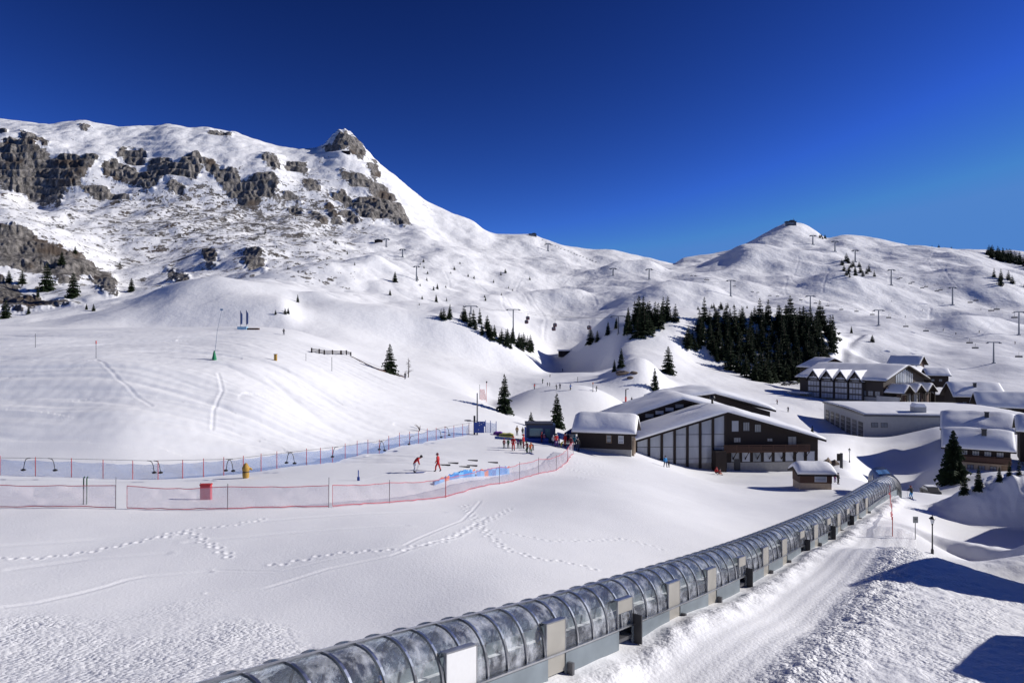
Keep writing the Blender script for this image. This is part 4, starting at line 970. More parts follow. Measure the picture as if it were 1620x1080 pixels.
MB().box(-0.3, 4.5, -0.9, 0.9, -0.2, 0.5).build("drive_unit", steeld, hood)
wing = MB(); wing.add([(-3.2, 1.7, -0.5), (0.2, 1.7, -0.5), (0.2, 1.7, 2.3), (-0.4, 1.7, 2.4), (-3.2, 1.7, 0.4), (-3.2, 1.78, -0.5), (0.2, 1.78, -0.5), (0.2, 1.78, 2.3), (-0.4, 1.78, 2.4), (-3.2, 1.78, 0.4)],
   [(0,1,2,3,4),(9,8,7,6,5),(0,5,6,1),(1,6,7,2),(2,7,8,3),(3,8,9,4),(4,9,5,0)]); wing.build("wing_panel", ribm, hood)

# ------------------------------------------------------------------ fences and the teaching slope
pinkm = mat("pale_pink_netting", (0.78, 0.60, 0.63), 0.8, var=0.10, scale=3)
def net_mat(name, col, dens, tl=0.5):
    """woven net: threads with open holes between them"""
    m = bpy.data.materials.new(name); m.use_nodes = True; N, L = nodes_of(m); b = N["Principled BSDF"]; b.inputs["Roughness"].default_value = 0.8
    b.inputs["Base Color"].default_value = col+(1,); tc = N.new("ShaderNodeTexCoord"); nz = N.new("ShaderNodeTexNoise"); nz.inputs["Scale"].default_value = 55; nz.inputs["Detail"].default_value = 1
    L.new(tc.outputs["Object"], nz.inputs["Vector"]); mr = N.new("ShaderNodeMapRange"); L.new(nz.outputs[0], mr.inputs[0])
    mr.inputs[1].default_value = 0.45; mr.inputs[2].default_value = 0.55; mr.inputs[3].default_value = max(0, dens-0.22); mr.inputs[4].default_value = min(1, dens+0.22); L.new(mr.outputs[0], b.inputs["Alpha"])
    tl_ = N.new("ShaderNodeBsdfTranslucent"); tl_.inputs[0].default_value = col+(1,); tp = N.new("ShaderNodeBsdfTransparent")
    ma = N.new("ShaderNodeMixShader"); L.new(mr.outputs[0], ma.inputs[0]); L.new(tp.outputs[0], ma.inputs[1]); L.new(tl_.outputs[0], ma.inputs[2])
    mb_ = N.new("ShaderNodeMixShader"); mb_.inputs[0].default_value = tl; L.new(b.outputs[0], mb_.inputs[1]); L.new(ma.outputs[0], mb_.inputs[2])
    L.new(mb_.outputs[0], [n for n in N if n.type == 'OUTPUT_MATERIAL'][0].inputs[0]); return m
pinknet = net_mat("white_pink_fabric_net", (0.97, 0.84, 0.88), 0.36, 0.8)
bluenet = net_mat("blue_net", (0.16, 0.32, 0.68), 0.42)
rednet = net_mat("red_net", (0.62, 0.06, 0.06), 0.45, 0.1)
def gnd(px, D): x = (px-CX)/F*D; return Vector((x, D, ground(x, D)))
def net_panel(pts0, h0, h1, name, m, parent, sag=0.1, n=10, seed=0):
    """a net between two ground points, from h0 to h1 above ground, with folds"""
    a, b_ = pts0; rg = random.Random(seed); mb = MB(); vs = []; nv = 6
    d = (b_-a); nn = Vector((-d.y, d.x, 0)).normalized()
    for i in range(n+1):
        f = i/n; p = a.lerp(b_, f); gz_ = ground(p.x, p.y)
        for k in range(nv+1):
            g = k/nv; z = gz_+h0+(h1-h0)*g-sag*math.sin(math.pi*f)*g
            off = 0.10*math.sin(math.pi*f)*math.sin(math.pi*g)+(0.09*math.sin(17*f+4*g+seed)+0.06*math.sin(31*f-6*g+seed*2.3))*math.sin(math.pi*f)
            vs.append(Vector((p.x, p.y, z))+nn*off)
    r = nv+1; fs = [(i*r+k, (i+1)*r+k, (i+1)*r+k+1, i*r+k+1) for i in range(n) for k in range(nv)]
    mb.add(vs, fs); return mb.build(name, m, parent, smooth=True), vs, r
# pink fence in front of the slope (photo column, distance, post style)
PF = [(-160, 50), (-30, 50), (183, 50.3), (360, 51), (520, 53), (616, 57), (705, 61.5), (790, 69), (822, 74), (852, 79), (880, 84), (898, 89), (907, 95)]
pf = thing("net_fence", "white and pink net fence curving in front of the teaching slope", "fence", (0, 0, 0))
ropem = mat("pink_rope", (0.55, 0.10, 0.13), 0.7, var=0.2)
for i, (px, D) in enumerate(PF):
    g = gnd(px, D); h = 2.35 if i in (2, 4) else 1.95
    MB().tube([g-Vector((0, 0, 0.4)), g+Vector((0.02, 0, h))], 0.035 if i in (6, 11) else 0.024, 6).build("post", redp if i in (6, 11) else steeld, pf)
for i in range(len(PF)-1):
    a, b_ = gnd(*PF[i]), gnd(*PF[i+1])
    if i == 2: a = a.lerp(b_, 0.10)
    if i == 4: a = a.lerp(b_, 0.06)
    o, vs, r = net_panel((a, b_), 0.10, 1.72, "net_panel", pinknet, pf, 0.12, 34, i)
    n = len(vs)//r
    for k, rad in ((0, 0.035), (r-1, 0.028)):
        MB().tube([vs[j*r+k] for j in range(n)], rad, 5).build("rope", ropem, pf)
    for j in (0, n-1): MB().tube([vs[j*r], vs[j*r+r-1]], 0.02, 5).build("rope", ropem, pf)
# blue safety fence along the foot of the slope
BF = [(-120, 66), (0, 66), (56, 66), (113, 66), (163, 66), (210, 66), (250, 66.3), (289, 67), (322, 68), (354, 69), (385, 70), (413, 71.5), (438, 73), (485, 76), (507, 78), (526, 80), (546, 82), (565, 84), (582, 86), (600, 88), (615, 90), (632, 92), (648, 94), (662, 96), (676, 98), (690, 100), (704, 102), (718, 104), (732, 106), (742, 108)]
bf = thing("safety_fence", "blue safety net fence with red posts along the foot of the snow slope", "fence", (0, 0, 0))
for px, D in BF:
    g = gnd(px, D); MB().tube([g-Vector((0, 0, 0.3)), g+Vector((0, 0, 1.85))], 0.035, 6).build("post", redp, bf)
for i in range(len(BF)-1):
    net_panel((gnd(*BF[i]), gnd(*BF[i+1])), 0.02, 1.55, "net_panel", bluenet, bf, 0.12, 6, i)
bf2 = thing("safety_fence", "short blue net behind the lift mast, left of the purple mat", "fence", (0, 0, 0))
for px in (768, 776, 785): g = gnd(px, 112); MB().tube([g, g+Vector((0, 0, 2.0))], 0.05, 6).build("post", bluep, bf2)
for a, b_ in ((768, 776), (776, 785)): net_panel((gnd(a, 112), gnd(b_, 112)), 0.0, 1.7, "net_panel", bluenet, bf2, 0.1, 5, a)

# rope tow: mast with blue control boards, low cable with spring hangers
def mk_hanger(x, y, cable_z, flip, label):
    g = ground(x, y); t = thing("tow_hanger", label, "tow hanger", (x, y, g), 0, "hangers on the low tow cable")
    h = cable_z-g; pts = [(0, 0, h), (flip*0.22, 0, h-0.02), (flip*0.42, 0, h-0.12), (flip*0.54, 0, h-0.42), (flip*0.60, 0, h-0.80), (flip*0.64, 0, h-1.0)]
    MB().tube(pts, 0.035, 6).build("spring_arm", blackp, t)
    MB().lathe([(0.0, -0.10), (0.16, -0.07), (0.22, 0.0), (0.16, 0.08), (0.05, 0.12)], 12, (flip*0.66, 0, h-1.12)).build("seat_disc", blackp, t)
    return t
cab = [(-300, 64.2), (0, 64.2), (60, 64.2), (240, 64.4), (365, 66), (470, 71), (540, 77), (600, 83), (655, 90), (700, 97), (752, 106)]
cpts = []
for px, D in cab:
    g = gnd(px, D-0.3); cpts.append(g+Vector((0, 0, 2.0 if px < 700 else 2.3)))
# cable is lowered so that the hangers stand at hip height
cbl = tagit(MB().tube(cpts, 0.018, 5).build("tow_cable", steeld), "thin low tow cable strung along the blue fence", "cable")
def cable_at(px):
    for a, b_ in zip(cpts[:-1], cpts[1:]):
        pa, pb = CX+a.x/a.y*F, CX+b_.x/b_.y*F
        if pa <= px <= pb: return a.lerp(b_, (px-pa)/(pb-pa))
for px, fl, lb in ((48, -1, "black tow hanger farthest left on the cable by the blue fence"), (76, 1, "second black tow hanger from the left by the blue fence"),
                   (233, 1, "black tow hanger left of the red padded box"), (243, 1, "inner tow hanger of the close pair left of the red padded box"), (358, 1, "black tow hanger left of the yellow hydrant"), (368, -1, "tow hanger just left of the yellow hydrant"),
                   (455, 1, "tow hanger between the yellow hydrant and the blue post"), (463, -1, "right hanger of the pair between the hydrant and the blue marker"), (535, -1, "small tow hanger midway along the blue fence"), (600, 1, "left tow hanger above the bent red skier"), (608, -1, "right hanger of the pair above the bent red skier"),
                   (655, -1, "tow hanger right behind the bent red skier"), (690, 1, "tow hanger behind the walking red skier"), (703, 1, "tow hanger nearest the lift mast")):
    c = cable_at(px)
    mk_hanger(c.x, c.y, c.z, fl, lb or "one of a close pair of black tow hangers by the blue fence")
g = gnd(755, 108)
mast = thing("tow_mast", "grey tow lift mast with blue control boards at the end of the blue fence", "lift mast", g)
MB().tube([(0, 0, -0.5), (0, 0, 6.6)], [0.13, 0.09], 8).build("pole", steeld, mast)
MB().tube([(-0.45, 0.2, -0.3), (-0.45, 0.2, 3.0)], 0.16, 8).build("post", blackp, mast)
MB().box(-0.5, 1.1, -0.25, -0.15, 0.35, 2.0).build("control_board", bluep, mast, bevel=0.02)
MB().box(0.1, 1.3, -0.32, -0.24, 1.35, 2.15).build("control_board", bluep, mast, bevel=0.02)
for x, z in ((0.3, 1.9), (0.6, 1.65), (0.95, 1.9), (0.3, 1.5), (0.15, 0.8)): MB().box(x, x+0.15, -0.35, -0.33, z, z+0.13).build("notice", wtrim, mast)
MB().tube([(-1.6, 0, 2.15), (0, 0, 2.2)], 0.04, 6).build("cross_arm", steeld, mast)
MB().lathe([(0.0, 0), (0.55, 0.03), (0.6, 0.08), (0.5, 0.13), (0.0, 0.15)], 16, (-1.5, 0, 2.2)).build("return_wheel", steeld, mast)
# red netting on two poles above it
rn = thing("red_net_screen", "upright red net screen between two tall poles on the slope above the mast", "net screen", hit(764, 634, 100) or gnd(764, 140))
MB().tube([(-0.9, 0, -0.5), (-0.85, 0, 4.4)], 0.05, 6).build("pole", steeld, rn); MB().tube([(0.9, 0, -1.0), (0.95, 0, 4.9)], 0.05, 6).build("pole", redp, rn)
m = MB(); vs = [(x, 0.06*math.sin(5*x+z), z) for z in (0.2, 0.9, 1.6, 2.4, 3.1) for x in (-0.85, -0.5, -0.1, 0.3, 0.45+0.2*(3.1-z))]
m.add(vs, [(i*5+k, i*5+k+1, i*5+5+k+1, i*5+5+k) for i in range(4) for k in range(4)]); m.build("net_panel", rednet, rn, smooth=True)
MB().lathe([(0.0, 0), (0.2, 0.05), (0.2, 0.4), (0.0, 0.45)], 8, (1.0, 0, 4.8)).build("lamp_head", blackp, rn)
# padded red box, golden hydrant
g = gnd(326, 55.5)
t = thing("padded_box", "red padded box standing behind the pink fence", "safety pad", g, 0.1)
MB().box(-0.42, 0.42, -0.22, 0.22, -0.1, 1.25).build("pad", mat("red_netting_pad", (0.50, 0.06, 0.07), 0.8, var=0.25, scale=14), t, bevel=0.05)
MB().box(-0.44, 0.44, -0.24, 0.24, 1.18, 1.27).build("top_strip", redp, t); MB().tube([(-0.44, 0, 0), (-0.44, 0, 1.35)], 0.03, 6).build("post", steeld, t)
g = hit(389, 756, 40)
t = thing("hydrant", "ochre padded snow hydrant leaning beside the blue fence", "hydrant", g, 0.3)
och = mat("ochre_padding", (0.42, 0.25, 0.05), 0.8, var=0.45, scale=6)
MB().lathe([(0.22, -0.1), (0.30, 0.1), (0.33, 0.5), (0.26, 0.62), (0.34, 0.75), (0.36, 1.05), (0.24, 1.2), (0.17, 1.38), (0.05, 1.48)], 14).build("padding", och, t, smooth=True)
MB().tube([(0.1, 0, 0.85), (0.45, 0.05, 0.9), (0.55, 0.05, 0.75)], [0.13, 0.11, 0.09], 8).build("nozzle", och, t, smooth=True)
MB().lathe([(0.30, 0.56), (0.34, 0.60), (0.30, 0.66)], 14).build("strap", trim, t)
for px, py, h in ((132, 773, "left"), (137, 773, "right")):
    g = gnd(px, 51.5)
    tagit(MB().tube([g, g+Vector((0.02, 0, 1.95)), g+Vector((0.10, 0, 2.1))], 0.05, 6).build("stake", mat("green_stake", (0.05, 0.12, 0.06), 0.6)), h+" one of two short dark green stakes behind the pink fence", "stake", "pair of green stakes")
g = hit(567, 760, 40)
t = thing("marker_post", "thin blue marker post on the teaching slope", "marker", g); MB().tube([(0, 0, -0.2), (0, 0, 1.0)], 0.05, 6).build("stick", bluep, t); MB().box(-0.12, 0.12, -0.05, 0.05, 0.0, 0.35).build("foot_pad", bluep, t)
# inflated banner lying along the fence
def banner(name, x0, y0, D0, x1, y1, D1, label, cols, h0, h1):
    a, b_ = gnd(x0, D0), gnd(x1, D1); t = thing(name, label, "banner", a); n = 26; rg = random.Random(4)
    ms = [mat(f"banner_{k}", c, 0.6, var=0.15) for k, c in enumerate(cols)]
    vs = []; fs = []; ms_i = []
    for i in range(n+1):
        f = i/n; p = a.lerp(b_, f); p.z = ground(p.x, p.y); h = h0+(h1-h0)*f+rg.uniform(-0.12, 0.12); w = 0.35
        vs += [p-a+Vector((0, -w, 0.0)), p-a+Vector((0, -w*0.6, h*0.8)), p-a+Vector((rg.uniform(-.1, .1), 0, h)), p-a+Vector((0, w, 0.0))]
    m = MB()
    for i in range(n):
        for k in range(4):
            ci = [0, 1, 2, 0, 3, 1, 0][(i//3+k) % 7] if k in (0, 1) else 0
            m.add([vs[i*4+k], vs[(i+1)*4+k], vs[(i+1)*4+(k+1) % 4], vs[i*4+(k+1) % 4]], [(0, 1, 2, 3)], ci)
    m.build("inflated_strip", ms, t)
    return t
banner("banner", 688, 762, 65.5, 752, 748, 72, "long blue and orange inflated banner lying beside the pink fence", [(0.03, 0.20, 0.50), (0.12, 0.34, 0.62), (0.55, 0.15, 0.06), (0.03, 0.14, 0.40)], 0.30, 0.80)
banner("banner", 754, 747, 72.5, 806, 738, 78, "turquoise crumpled banner at the right end of the inflated one", [(0.05, 0.35, 0.50), (0.12, 0.45, 0.60), (0.30, 0.55, 0.68), (0.03, 0.22, 0.42)], 0.65, 0.85)
for k, (px, py) in enumerate(((704, 736), (717, 733), (735, 739), (747, 737), (748, 729), (780, 732))):
    g = hit(px, py, 40); tagit(MB().tube([(-0.62, 0, 0.05), (0.62, -0.02, 0.05)], 0.09, 6).build("pole_marker", trim), ["leftmost dark foam pole lying just right of the walking red skier", "second dark foam pole right of the walking red skier", "nearest dark foam pole, above the left end of the inflated banner", "dark foam pole just above the middle of the inflated banner", "farthest dark foam pole lying on the teaching slope", "dark foam pole lying alone above the turquoise banner"][k], "marker pole", "foam poles lying on the snow")
    COL.objects[-1].location = g
g = hit(646, 764, 40); 
# mats by the crowd
def matbox(px, D, w, h, d, m, name, label, cat, rz=0.0, parts=None):
    t = thing(name, label, cat, gnd(px, D), rz)
    mm = MB(); n = 10
    prof = [(-w/2, 0), (-w/2+0.05, h*0.7), (-w/4, h), (0, h*0.9), (w/4, h), (w/2-0.05, h*0.65), (w/2, 0)]
    mm.prism(prof, -d/2, d/2); mm.build("cushion", m, t, bevel=0.04); MB().tube([(-w/2+0.1, -d/2-0.02, h*0.6), (w/2-0.1, -d/2-0.02, h*0.55)], 0.05, 5).build("strap", trim, t); return t
matbox(788, 110, 1.6, 0.55, 1.2, mat("purple_vinyl", (0.16, 0.02, 0.30), 0.5, var=0.4), "crash_mat", "purple padded mat by the end of the blue fence", "mat")
matbox(801, 109, 2.4, 0.6, 1.2, mat("yellow_vinyl", (0.42, 0.40, 0.08), 0.5, var=0.4), "crash_mat", "yellow green padded mat behind the line of children", "mat")
g = gnd(855, 106)
cabn = thing("lift_cabin", "dark blue tow lift cabin with a teal window behind the crowd", "cabin", g)
nb_ = mat("navy_panel", (0.01, 0.035, 0.11), 0.5, var=0.3)
MB().box(-2.2, 2.3, -0.6, 2.2, -0.4, 2.7).build("body", nb_, cabn, bevel=0.05)
MB().box(-2.4, 1.9, -0.9, 2.5, 2.7, 2.95).build("roof", trim, cabn)
MB().box(-1.7, 0.3, -0.66, -0.6, 1.0, 2.2).build("window", glasst, cabn); MB().box(0.7, 1.5, -0.66, -0.6, 0.1, 2.1).build("door", mat("teal_door", (0.02, 0.10, 0.13), 0.5), cabn)
MB().box(-2.3, 1.2, -1.5, -0.65, -0.3, 0.75).build("blue_padding", bluep, cabn, bevel=0.12)
MB().box(-2.5, -2.25, -1.5, -1.3, -0.3, 2.5).build("post", bluep, cabn)
g = gnd(904, 108)
t = thing("sun_canopy", "small canopy with a blue pointed roof left of the lift hut", "canopy", g)
MB().lathe([(1.15, 1.75), (1.12, 1.80), (0.1, 2.45), (0.0, 2.5)], 8).build("roof", mat("canopy_blue", (0.06, 0.10, 0.28), 0.7), t)
for sx in (-1, 1):
    for sy in (-1, 1): MB().tube([(0.8*sx, 0.8*sy, -0.2), (0.8*sx, 0.8*sy, 1.85)], 0.03, 6).build("leg", wtrim, t)
MB().box(-0.75, 0.75, 0.7, 0.75, 0.1, 1.7).build("back_cloth", wtrim, t)
# upper slope: snow lance, flags, wooden fence, poles
g = hit(339, 569, 70)
t = thing("snow_lance", "tall thin snow lance with a green padded foot on the upper slope", "snow lance", g)
MB().tube([(0, 0, 0), (0.45, 0, 4.3), (1.15, 0, 7.7)], [0.05, 0.04, 0.03], 6).build("pole", steel, t)
MB().lathe([(0.36, -0.1), (0.34, 0.2), (0.12, 1.25), (0.08, 1.4)], 10).build("padding", mat("green_padding", (0.01, 0.20, 0.08), 0.6, var=0.3), t)
MB().box(0.95, 1.35, -0.08, 0.08, 7.6, 7.85).build("nozzle", steel, t)
def pole(px, py, hpx, top=None, label="", d0=60, r=0.04, name="piste_pole", grp=None, m=None):
    g = hit(px, py, d0)
    if g is None: return
    h = hpx*g.y/F; t = thing(name, label, "piste pole", g, 0, grp)
    MB().tube([(0, 0, -0.3), (0, 0, h)], r*g.y/100, 6).build("pole", m or steeld, t)
    if top: MB().tube([(0, 0, h*0.82), (0, 0, h*1.0)], r*1.9*g.y/100, 8).build("marker", top, t)
    return t
pole(56, 550, 22, None, "thin dark pole alone at the far left of the upper slope"); pole(152, 567, 28, redp, "piste pole with a red top on the upper left slope")
pole(525, 587, 22, None, "thin pole below the wooden fence"); pole(484, 571, 12, None, "short thin pole left of the wooden fence", 60, 0.03)
g = hit(436, 570, 70)
t = thing("marker_box", "small ochre post left of the wooden fence on the upper slope", "marker", g); MB().box(-0.22, 0.22, -0.2, 0.2, -0.2, 1.0).build("post", och, t, bevel=0.05); MB().box(-0.26, 0.26, -0.24, 0.24, 1.0, 1.08).build("cap", woodl, t)
def spot(px, py, d0=14, d1=1500):
    p = hit(px, py, d0, d1)
    if p is not None: return p
    j = int(np.clip(np.searchsorted(U, px)-1, 0, NU-2)); z = Z[:, j]; gap = (CY-py)/F*ROWS-z
    gap = np.where((ROWS > d0) & (ROWS < d1), gap/ROWS, 1e9); i = int(np.argmin(gap)); return Vector(((px-CX)/F*ROWS[i], ROWS[i], z[i]))
t0 = spot(384, 521, 120, 240)
t = thing("flag_group", "two blue pointed flags on a pale blue stand atop the upper slope", "flags", t0)
for i, (dx, h) in enumerate(((-0.6, 4.8), (0.9, 5.0))):
    MB().tube([(dx, 0, -0.3), (dx, 0, h)], 0.05, 6).build("flag_pole", steeld, t)
    MB().add([(dx, -0.02, h), (dx+0.55, -0.02, h-1.0), (dx+0.5, -0.02, 1.4), (dx, -0.02, 1.2), (dx, 0.02, h), (dx+0.55, 0.02, h-1.0), (dx+0.5, 0.02, 1.4), (dx, 0.02, 1.2)], [(0,1,2,3),(7,6,5,4),(0,4,5,1),(1,5,6,2),(2,6,7,3),(3,7,4,0)]).build("flag", mat("flag_blue", (0.10, 0.14, 0.30), 0.7, var=0.4), t)
MB().box(-1.2, 1.2, -0.6, 0.6, -0.2, 0.7).build("stand", mat("pale_blue", (0.3, 0.5, 0.65), 0.6, var=0.4), t, bevel=0.05)
MB().box(1.2, 4.2, -0.4, 0.4, -0.1, 0.35).build("bench", wood2, t)
fw = thing("wooden_fence", "low dark wooden fence on the brow of the upper slope", "fence", (0, 0, 0))
fpx = [(493, 557), (505, 559), (513, 560), (526, 560), (539, 560), (540, 560), (548, 559), (555, 559)]
fps = [spot(x, y+1, 100, 175) for x, y in fpx]
for p in fps: MB().box(p.x-0.12, p.x+0.12, p.y-0.12, p.y+0.12, p.z-0.4, p.z+0.95).build("post", wood, fw)
for a, b_ in zip(fps[:-1], fps[1:]):
    if (b_-a).length < 0.3: continue
    for z in (0.25, 0.5, 0.75): MB().tube([a+Vector((0, 0, z)), b_+Vector((0, 0, z))], 0.07, 5).build("rail", wood, fw)
rp = [spot(x, y, 90, 175) for x, y in ((557, 565), (580, 577), (600, 586), (622, 592), (642, 598))]
tagit(MB().tube([p+Vector((0, 0, 0.12)) for p in rp], 0.09, 6).build("rope_line", mat("brown_rope", (0.20, 0.10, 0.06), 0.8, var=0.4)), "brown rope sagging down the brow from the wooden fence to the spruce", "rope")
# red rope fence near the tunnel mouth, signs, lamps
t = thing("rope_fence", "narrow red net fence leading down to the tunnel mouth", "fence", (0, 0, 0))
rpts = [hit(1412, 848, 40), hit(1411, 822, 40), hit(1409, 800, 40), hit(1408, 790, 40)]
for p in (rpts[0], rpts[1], rpts[3]): MB().tube([p-Vector((0, 0, 0.2)), p+Vector((0, 0, 1.7))], 0.04, 6).build("post", redp, t)
for i, (a, b_) in enumerate(zip(rpts[:-1], rpts[1:])): net_panel((a, b_), 0.85, 1.2, "net_panel", rednet, t, 0.15, 5, i)
g = hit(1448, 853, 40)
t = thing("sign_post", "thin post with a small round sign at the bend of the piste", "sign", g); MB().tube([(0, 0, -0.3), (0, 0, 1.9)], 0.035, 6).build("post", steeld, t); MB().box(-0.22, 0.22, -0.05, -0.02, 1.45, 2.0).build("plate", mat("grey_sign", (0.35, 0.36, 0.34), 0.6, var=0.1), t); MB().lathe([(0.10, -0.006), (0.10, 0.006)], 12, (0, -0.06, 1.75)).build("symbol", trim, t)
def lamp(px, D, h, label, py=None):
    g = hit(px, py, 40) if py else gnd(px, D)
    if py: h = 59*g.y/F
    t = thing("street_lamp", label, "street lamp", g, 0, "lantern lamps along the piste")
    MB().lathe([(0.11, -0.6), (0.11, 0.3), (0.06, 0.45), (0.045, h-0.75), (0.07, h-0.72), (0.07, h-0.62)], 10).build("post", blackp, t, smooth=True)
    MB().lathe([(0.10, h-0.60), (0.21, h-0.22)], 6).build("lantern_glass", mat("lantern_glass", (0.62, 0.64, 0.66), 0.2, var=0.1), t)
    MB().lathe([(0.27, h-0.215), (0.25, h-0.18), (0.10, h-0.02), (0.03, h), (0.04, h+0.06), (0.0, h+0.15)], 8).build("lantern_cap", blackp, t)
lamp(1475, 77, 4.3, "black lantern lamp beside the ploughed mound, nearest of the three", 876); lamp(1388, 118, 4.0, "black lantern lamp rising behind the tunnel mouth"); lamp(1344, 128, 2.6, "small lantern lamp on the snow bank right of the kiosk")
t = thing("notice_post", "dark upright notice post on the bank between the lodge and the road", "post", gnd(1331, 124)); MB().box(-0.22, 0.22, -0.15, 0.15, -0.4, 3.0).build("post", trim, t, bevel=0.03); MB().box(-0.8, -0.3, -0.05, 0.05, 1.6, 2.9).build("board", wood, t)
t = thing("rocky_bank", "bit of brown rock showing in the bank right of the lodge", "rock", gnd(1313, 126))
rgk = random.Random(3); mm = MB()
vs = []; 
for i in range(7):
    for k in range(5): vs.append((i*0.6-1.8+rgk.uniform(-.2, .2), k*0.5+rgk.uniform(-.15, .15), 1.3-0.22*abs(i-3)-0.35*abs(k-2)+rgk.uniform(-.3, .3)))
mm.add(vs, [(i*5+k, (i+1)*5+k, (i+1)*5+k+1, i*5+k+1) for i in range(6) for k in range(4)]); mm.build("boulder", mat("brown_rock", (0.16, 0.12, 0.09), 0.9, var=0.5, scale=2), t)
t = thing("snow_gun_hydrant", "red and grey snow hydrant post beyond the lift hut", "hydrant", spot(990, 637, 150, 300)); MB().tube([(0, 0, -0.3), (0, 0, 1.8)], 0.28, 8).build("red_padding", redp, t); MB().tube([(0, 0, 1.8), (0, 0, 4.2)], 0.2, 8).build("upper_post", steeld, t); MB().tube([(0, 0, 4.1), (0.9, 0, 4.3)], 0.12, 6).build("arm", steeld, t)
# cars
def car(px, py, D, label, rz=0.0, L=4.3, col=trim):
    t = thing("parked_car", label, "car", spot(px, py, D*0.7, D*1.3), rz)
    MB().prism([(-L/2, 0.35), (-L/2, 0.95), (-L*0.33, 1.02), (-L*0.20, 1.48), (L*0.22, 1.5), (L*0.36, 1.02), (L/2, 0.9), (L/2, 0.35)], -0.85, 0.85).build("body", col, t, bevel=0.06)
    MB().prism([(-L*0.31, 1.04), (-L*0.19, 1.42), (L*0.2, 1.44), (L*0.33, 1.04)], -0.87, 0.87).build("window_band", glassd, t)
    for x in (-L*0.31, L*0.31):
        for y in (-0.82, 0.82):
            w = MB().lathe([(0.20, -0.1), (0.33, -0.1), (0.33, 0.1), (0.20, 0.1)], 14).build("wheel", blackp, t, loc=(x, y, 0.33)); w.rotation_euler = (R(90), 0, 0)
    MB().box(-L*0.18, L*0.2, -0.75, 0.75, 1.5, 1.62).build("roof_snow", snow, t, bevel=0.04)
car(1243, 610, 330, "dark car parked left of its neighbour below the dense forest", 0.4); car(1256, 608, 330, "dark car parked nearer the hotel below the dense forest", 0.4)
car(1471, 782, 112, "dark car half hidden behind the snow ridge below the shaded slope", 1.45, 3.6)
COL.objects["parked_car.002"].location = gnd(1472, 108)-Vector((0, 0, 0.3))
print("CARDBG", [tuple(round(v,1) for v in gnd(1472, d)) for d in (96, 100, 104, 108, 112)])
# ------------------------------------------------------------------ conifers
needle = mat("spruce_needles", (0.020, 0.034, 0.014), 0.8, var=0.55, scale=1.3, spec=0.2)
needle2 = mat("larch_brown_needles", (0.055, 0.045, 0.025), 0.8, var=0.5, scale=1.5, spec=0.2)
bark = mat("bark", (0.05, 0.035, 0.025), 0.9, var=0.4, scale=4)
def conifer_meshes(idx, h, r, tiers, per, seed, twigs=5, low=0.06, sparse=0.0):
    """crown of drooping boughs, each carrying flat sprays of needles, round a tapered trunk"""
    rg = random.Random(seed); m = MB()
    for ti in range(tiers):
        f = (ti+rg.uniform(-0.3, 0.3))/tiers; f = min(max(f, 0), 0.985); z = h*(low+(1-low)*f)
        R0 = r*(1-f)**0.82*(1+0.10*math.sin(ti*2.1+seed))+0.10
        n = max(4, int(per*(1-0.55*f)))
        a0 = rg.uniform(0, 6.28)
        for k in range(n):
            if rg.random() < sparse: continue
            a = a0+2*math.pi*k/n+rg.uniform(-0.25, 0.25); L_ = R0*rg.uniform(0.68, 1.15)
            if rg.random() < 0.08: L_ *= 1.22
            dr = -0.30*L_*(1-f)+0.16*L_*f*f; zz = z+rg.uniform(-0.02, 0.02)*h
            ca, sa = math.cos(a), math.sin(a)
            for j in range(twigs):
                g0 = 0.10+0.80*j/twigs; g1 = min(1.0, g0+1.55/twigs)
                w = L_*(0.30*(1-g0)+0.09); lift = 0.05*L_*math.sin(j*1.7+k)
                p0 = (ca*L_*g0, sa*L_*g0, zz+dr*g0*g0+lift); p1 = (ca*L_*g1, sa*L_*g1, zz+dr*g1*g1+lift*0.4)
                pm = ((p0[0]+p1[0])/2, (p0[1]+p1[1])/2, (p0[2]+p1[2])/2-0.02*h*rg.random())
                q = rg.uniform(0.7, 1.2)*w
                m.add([p0, (pm[0]-sa*q, pm[1]+ca*q, pm[2]-0.35*q), p1, (pm[0]+sa*q, pm[1]-ca*q, pm[2]-0.35*q)], [(0, 1, 2), (0, 2, 3)])
                if j % 2 == 0:
                    m.add([p0, (pm[0], pm[1], pm[2]-0.75*q-0.02*h), p1], [(0, 1, 2)])
    m.add([(0.05*r, 0, h*0.93), (-0.04*r, 0.05*r, h*0.93), (-0.02*r, -0.05*r, h*0.94), (0, 0, h*1.0)], [(0, 1, 3), (1, 2, 3), (2, 0, 3)])
    me = bpy.data.meshes.new(f"crown_mesh"); me.from_pydata(m.v, [], m.f); me.materials.append(needle); me.update()
    t = MB().tube([(0, 0, -1.2), (0, 0, h*0.3), (0.01*h, 0, h*0.96)], [r*0.085+0.05, r*0.06+0.03, 0.015], 7).mesh("trunk_mesh", bark, True)
    return me, t
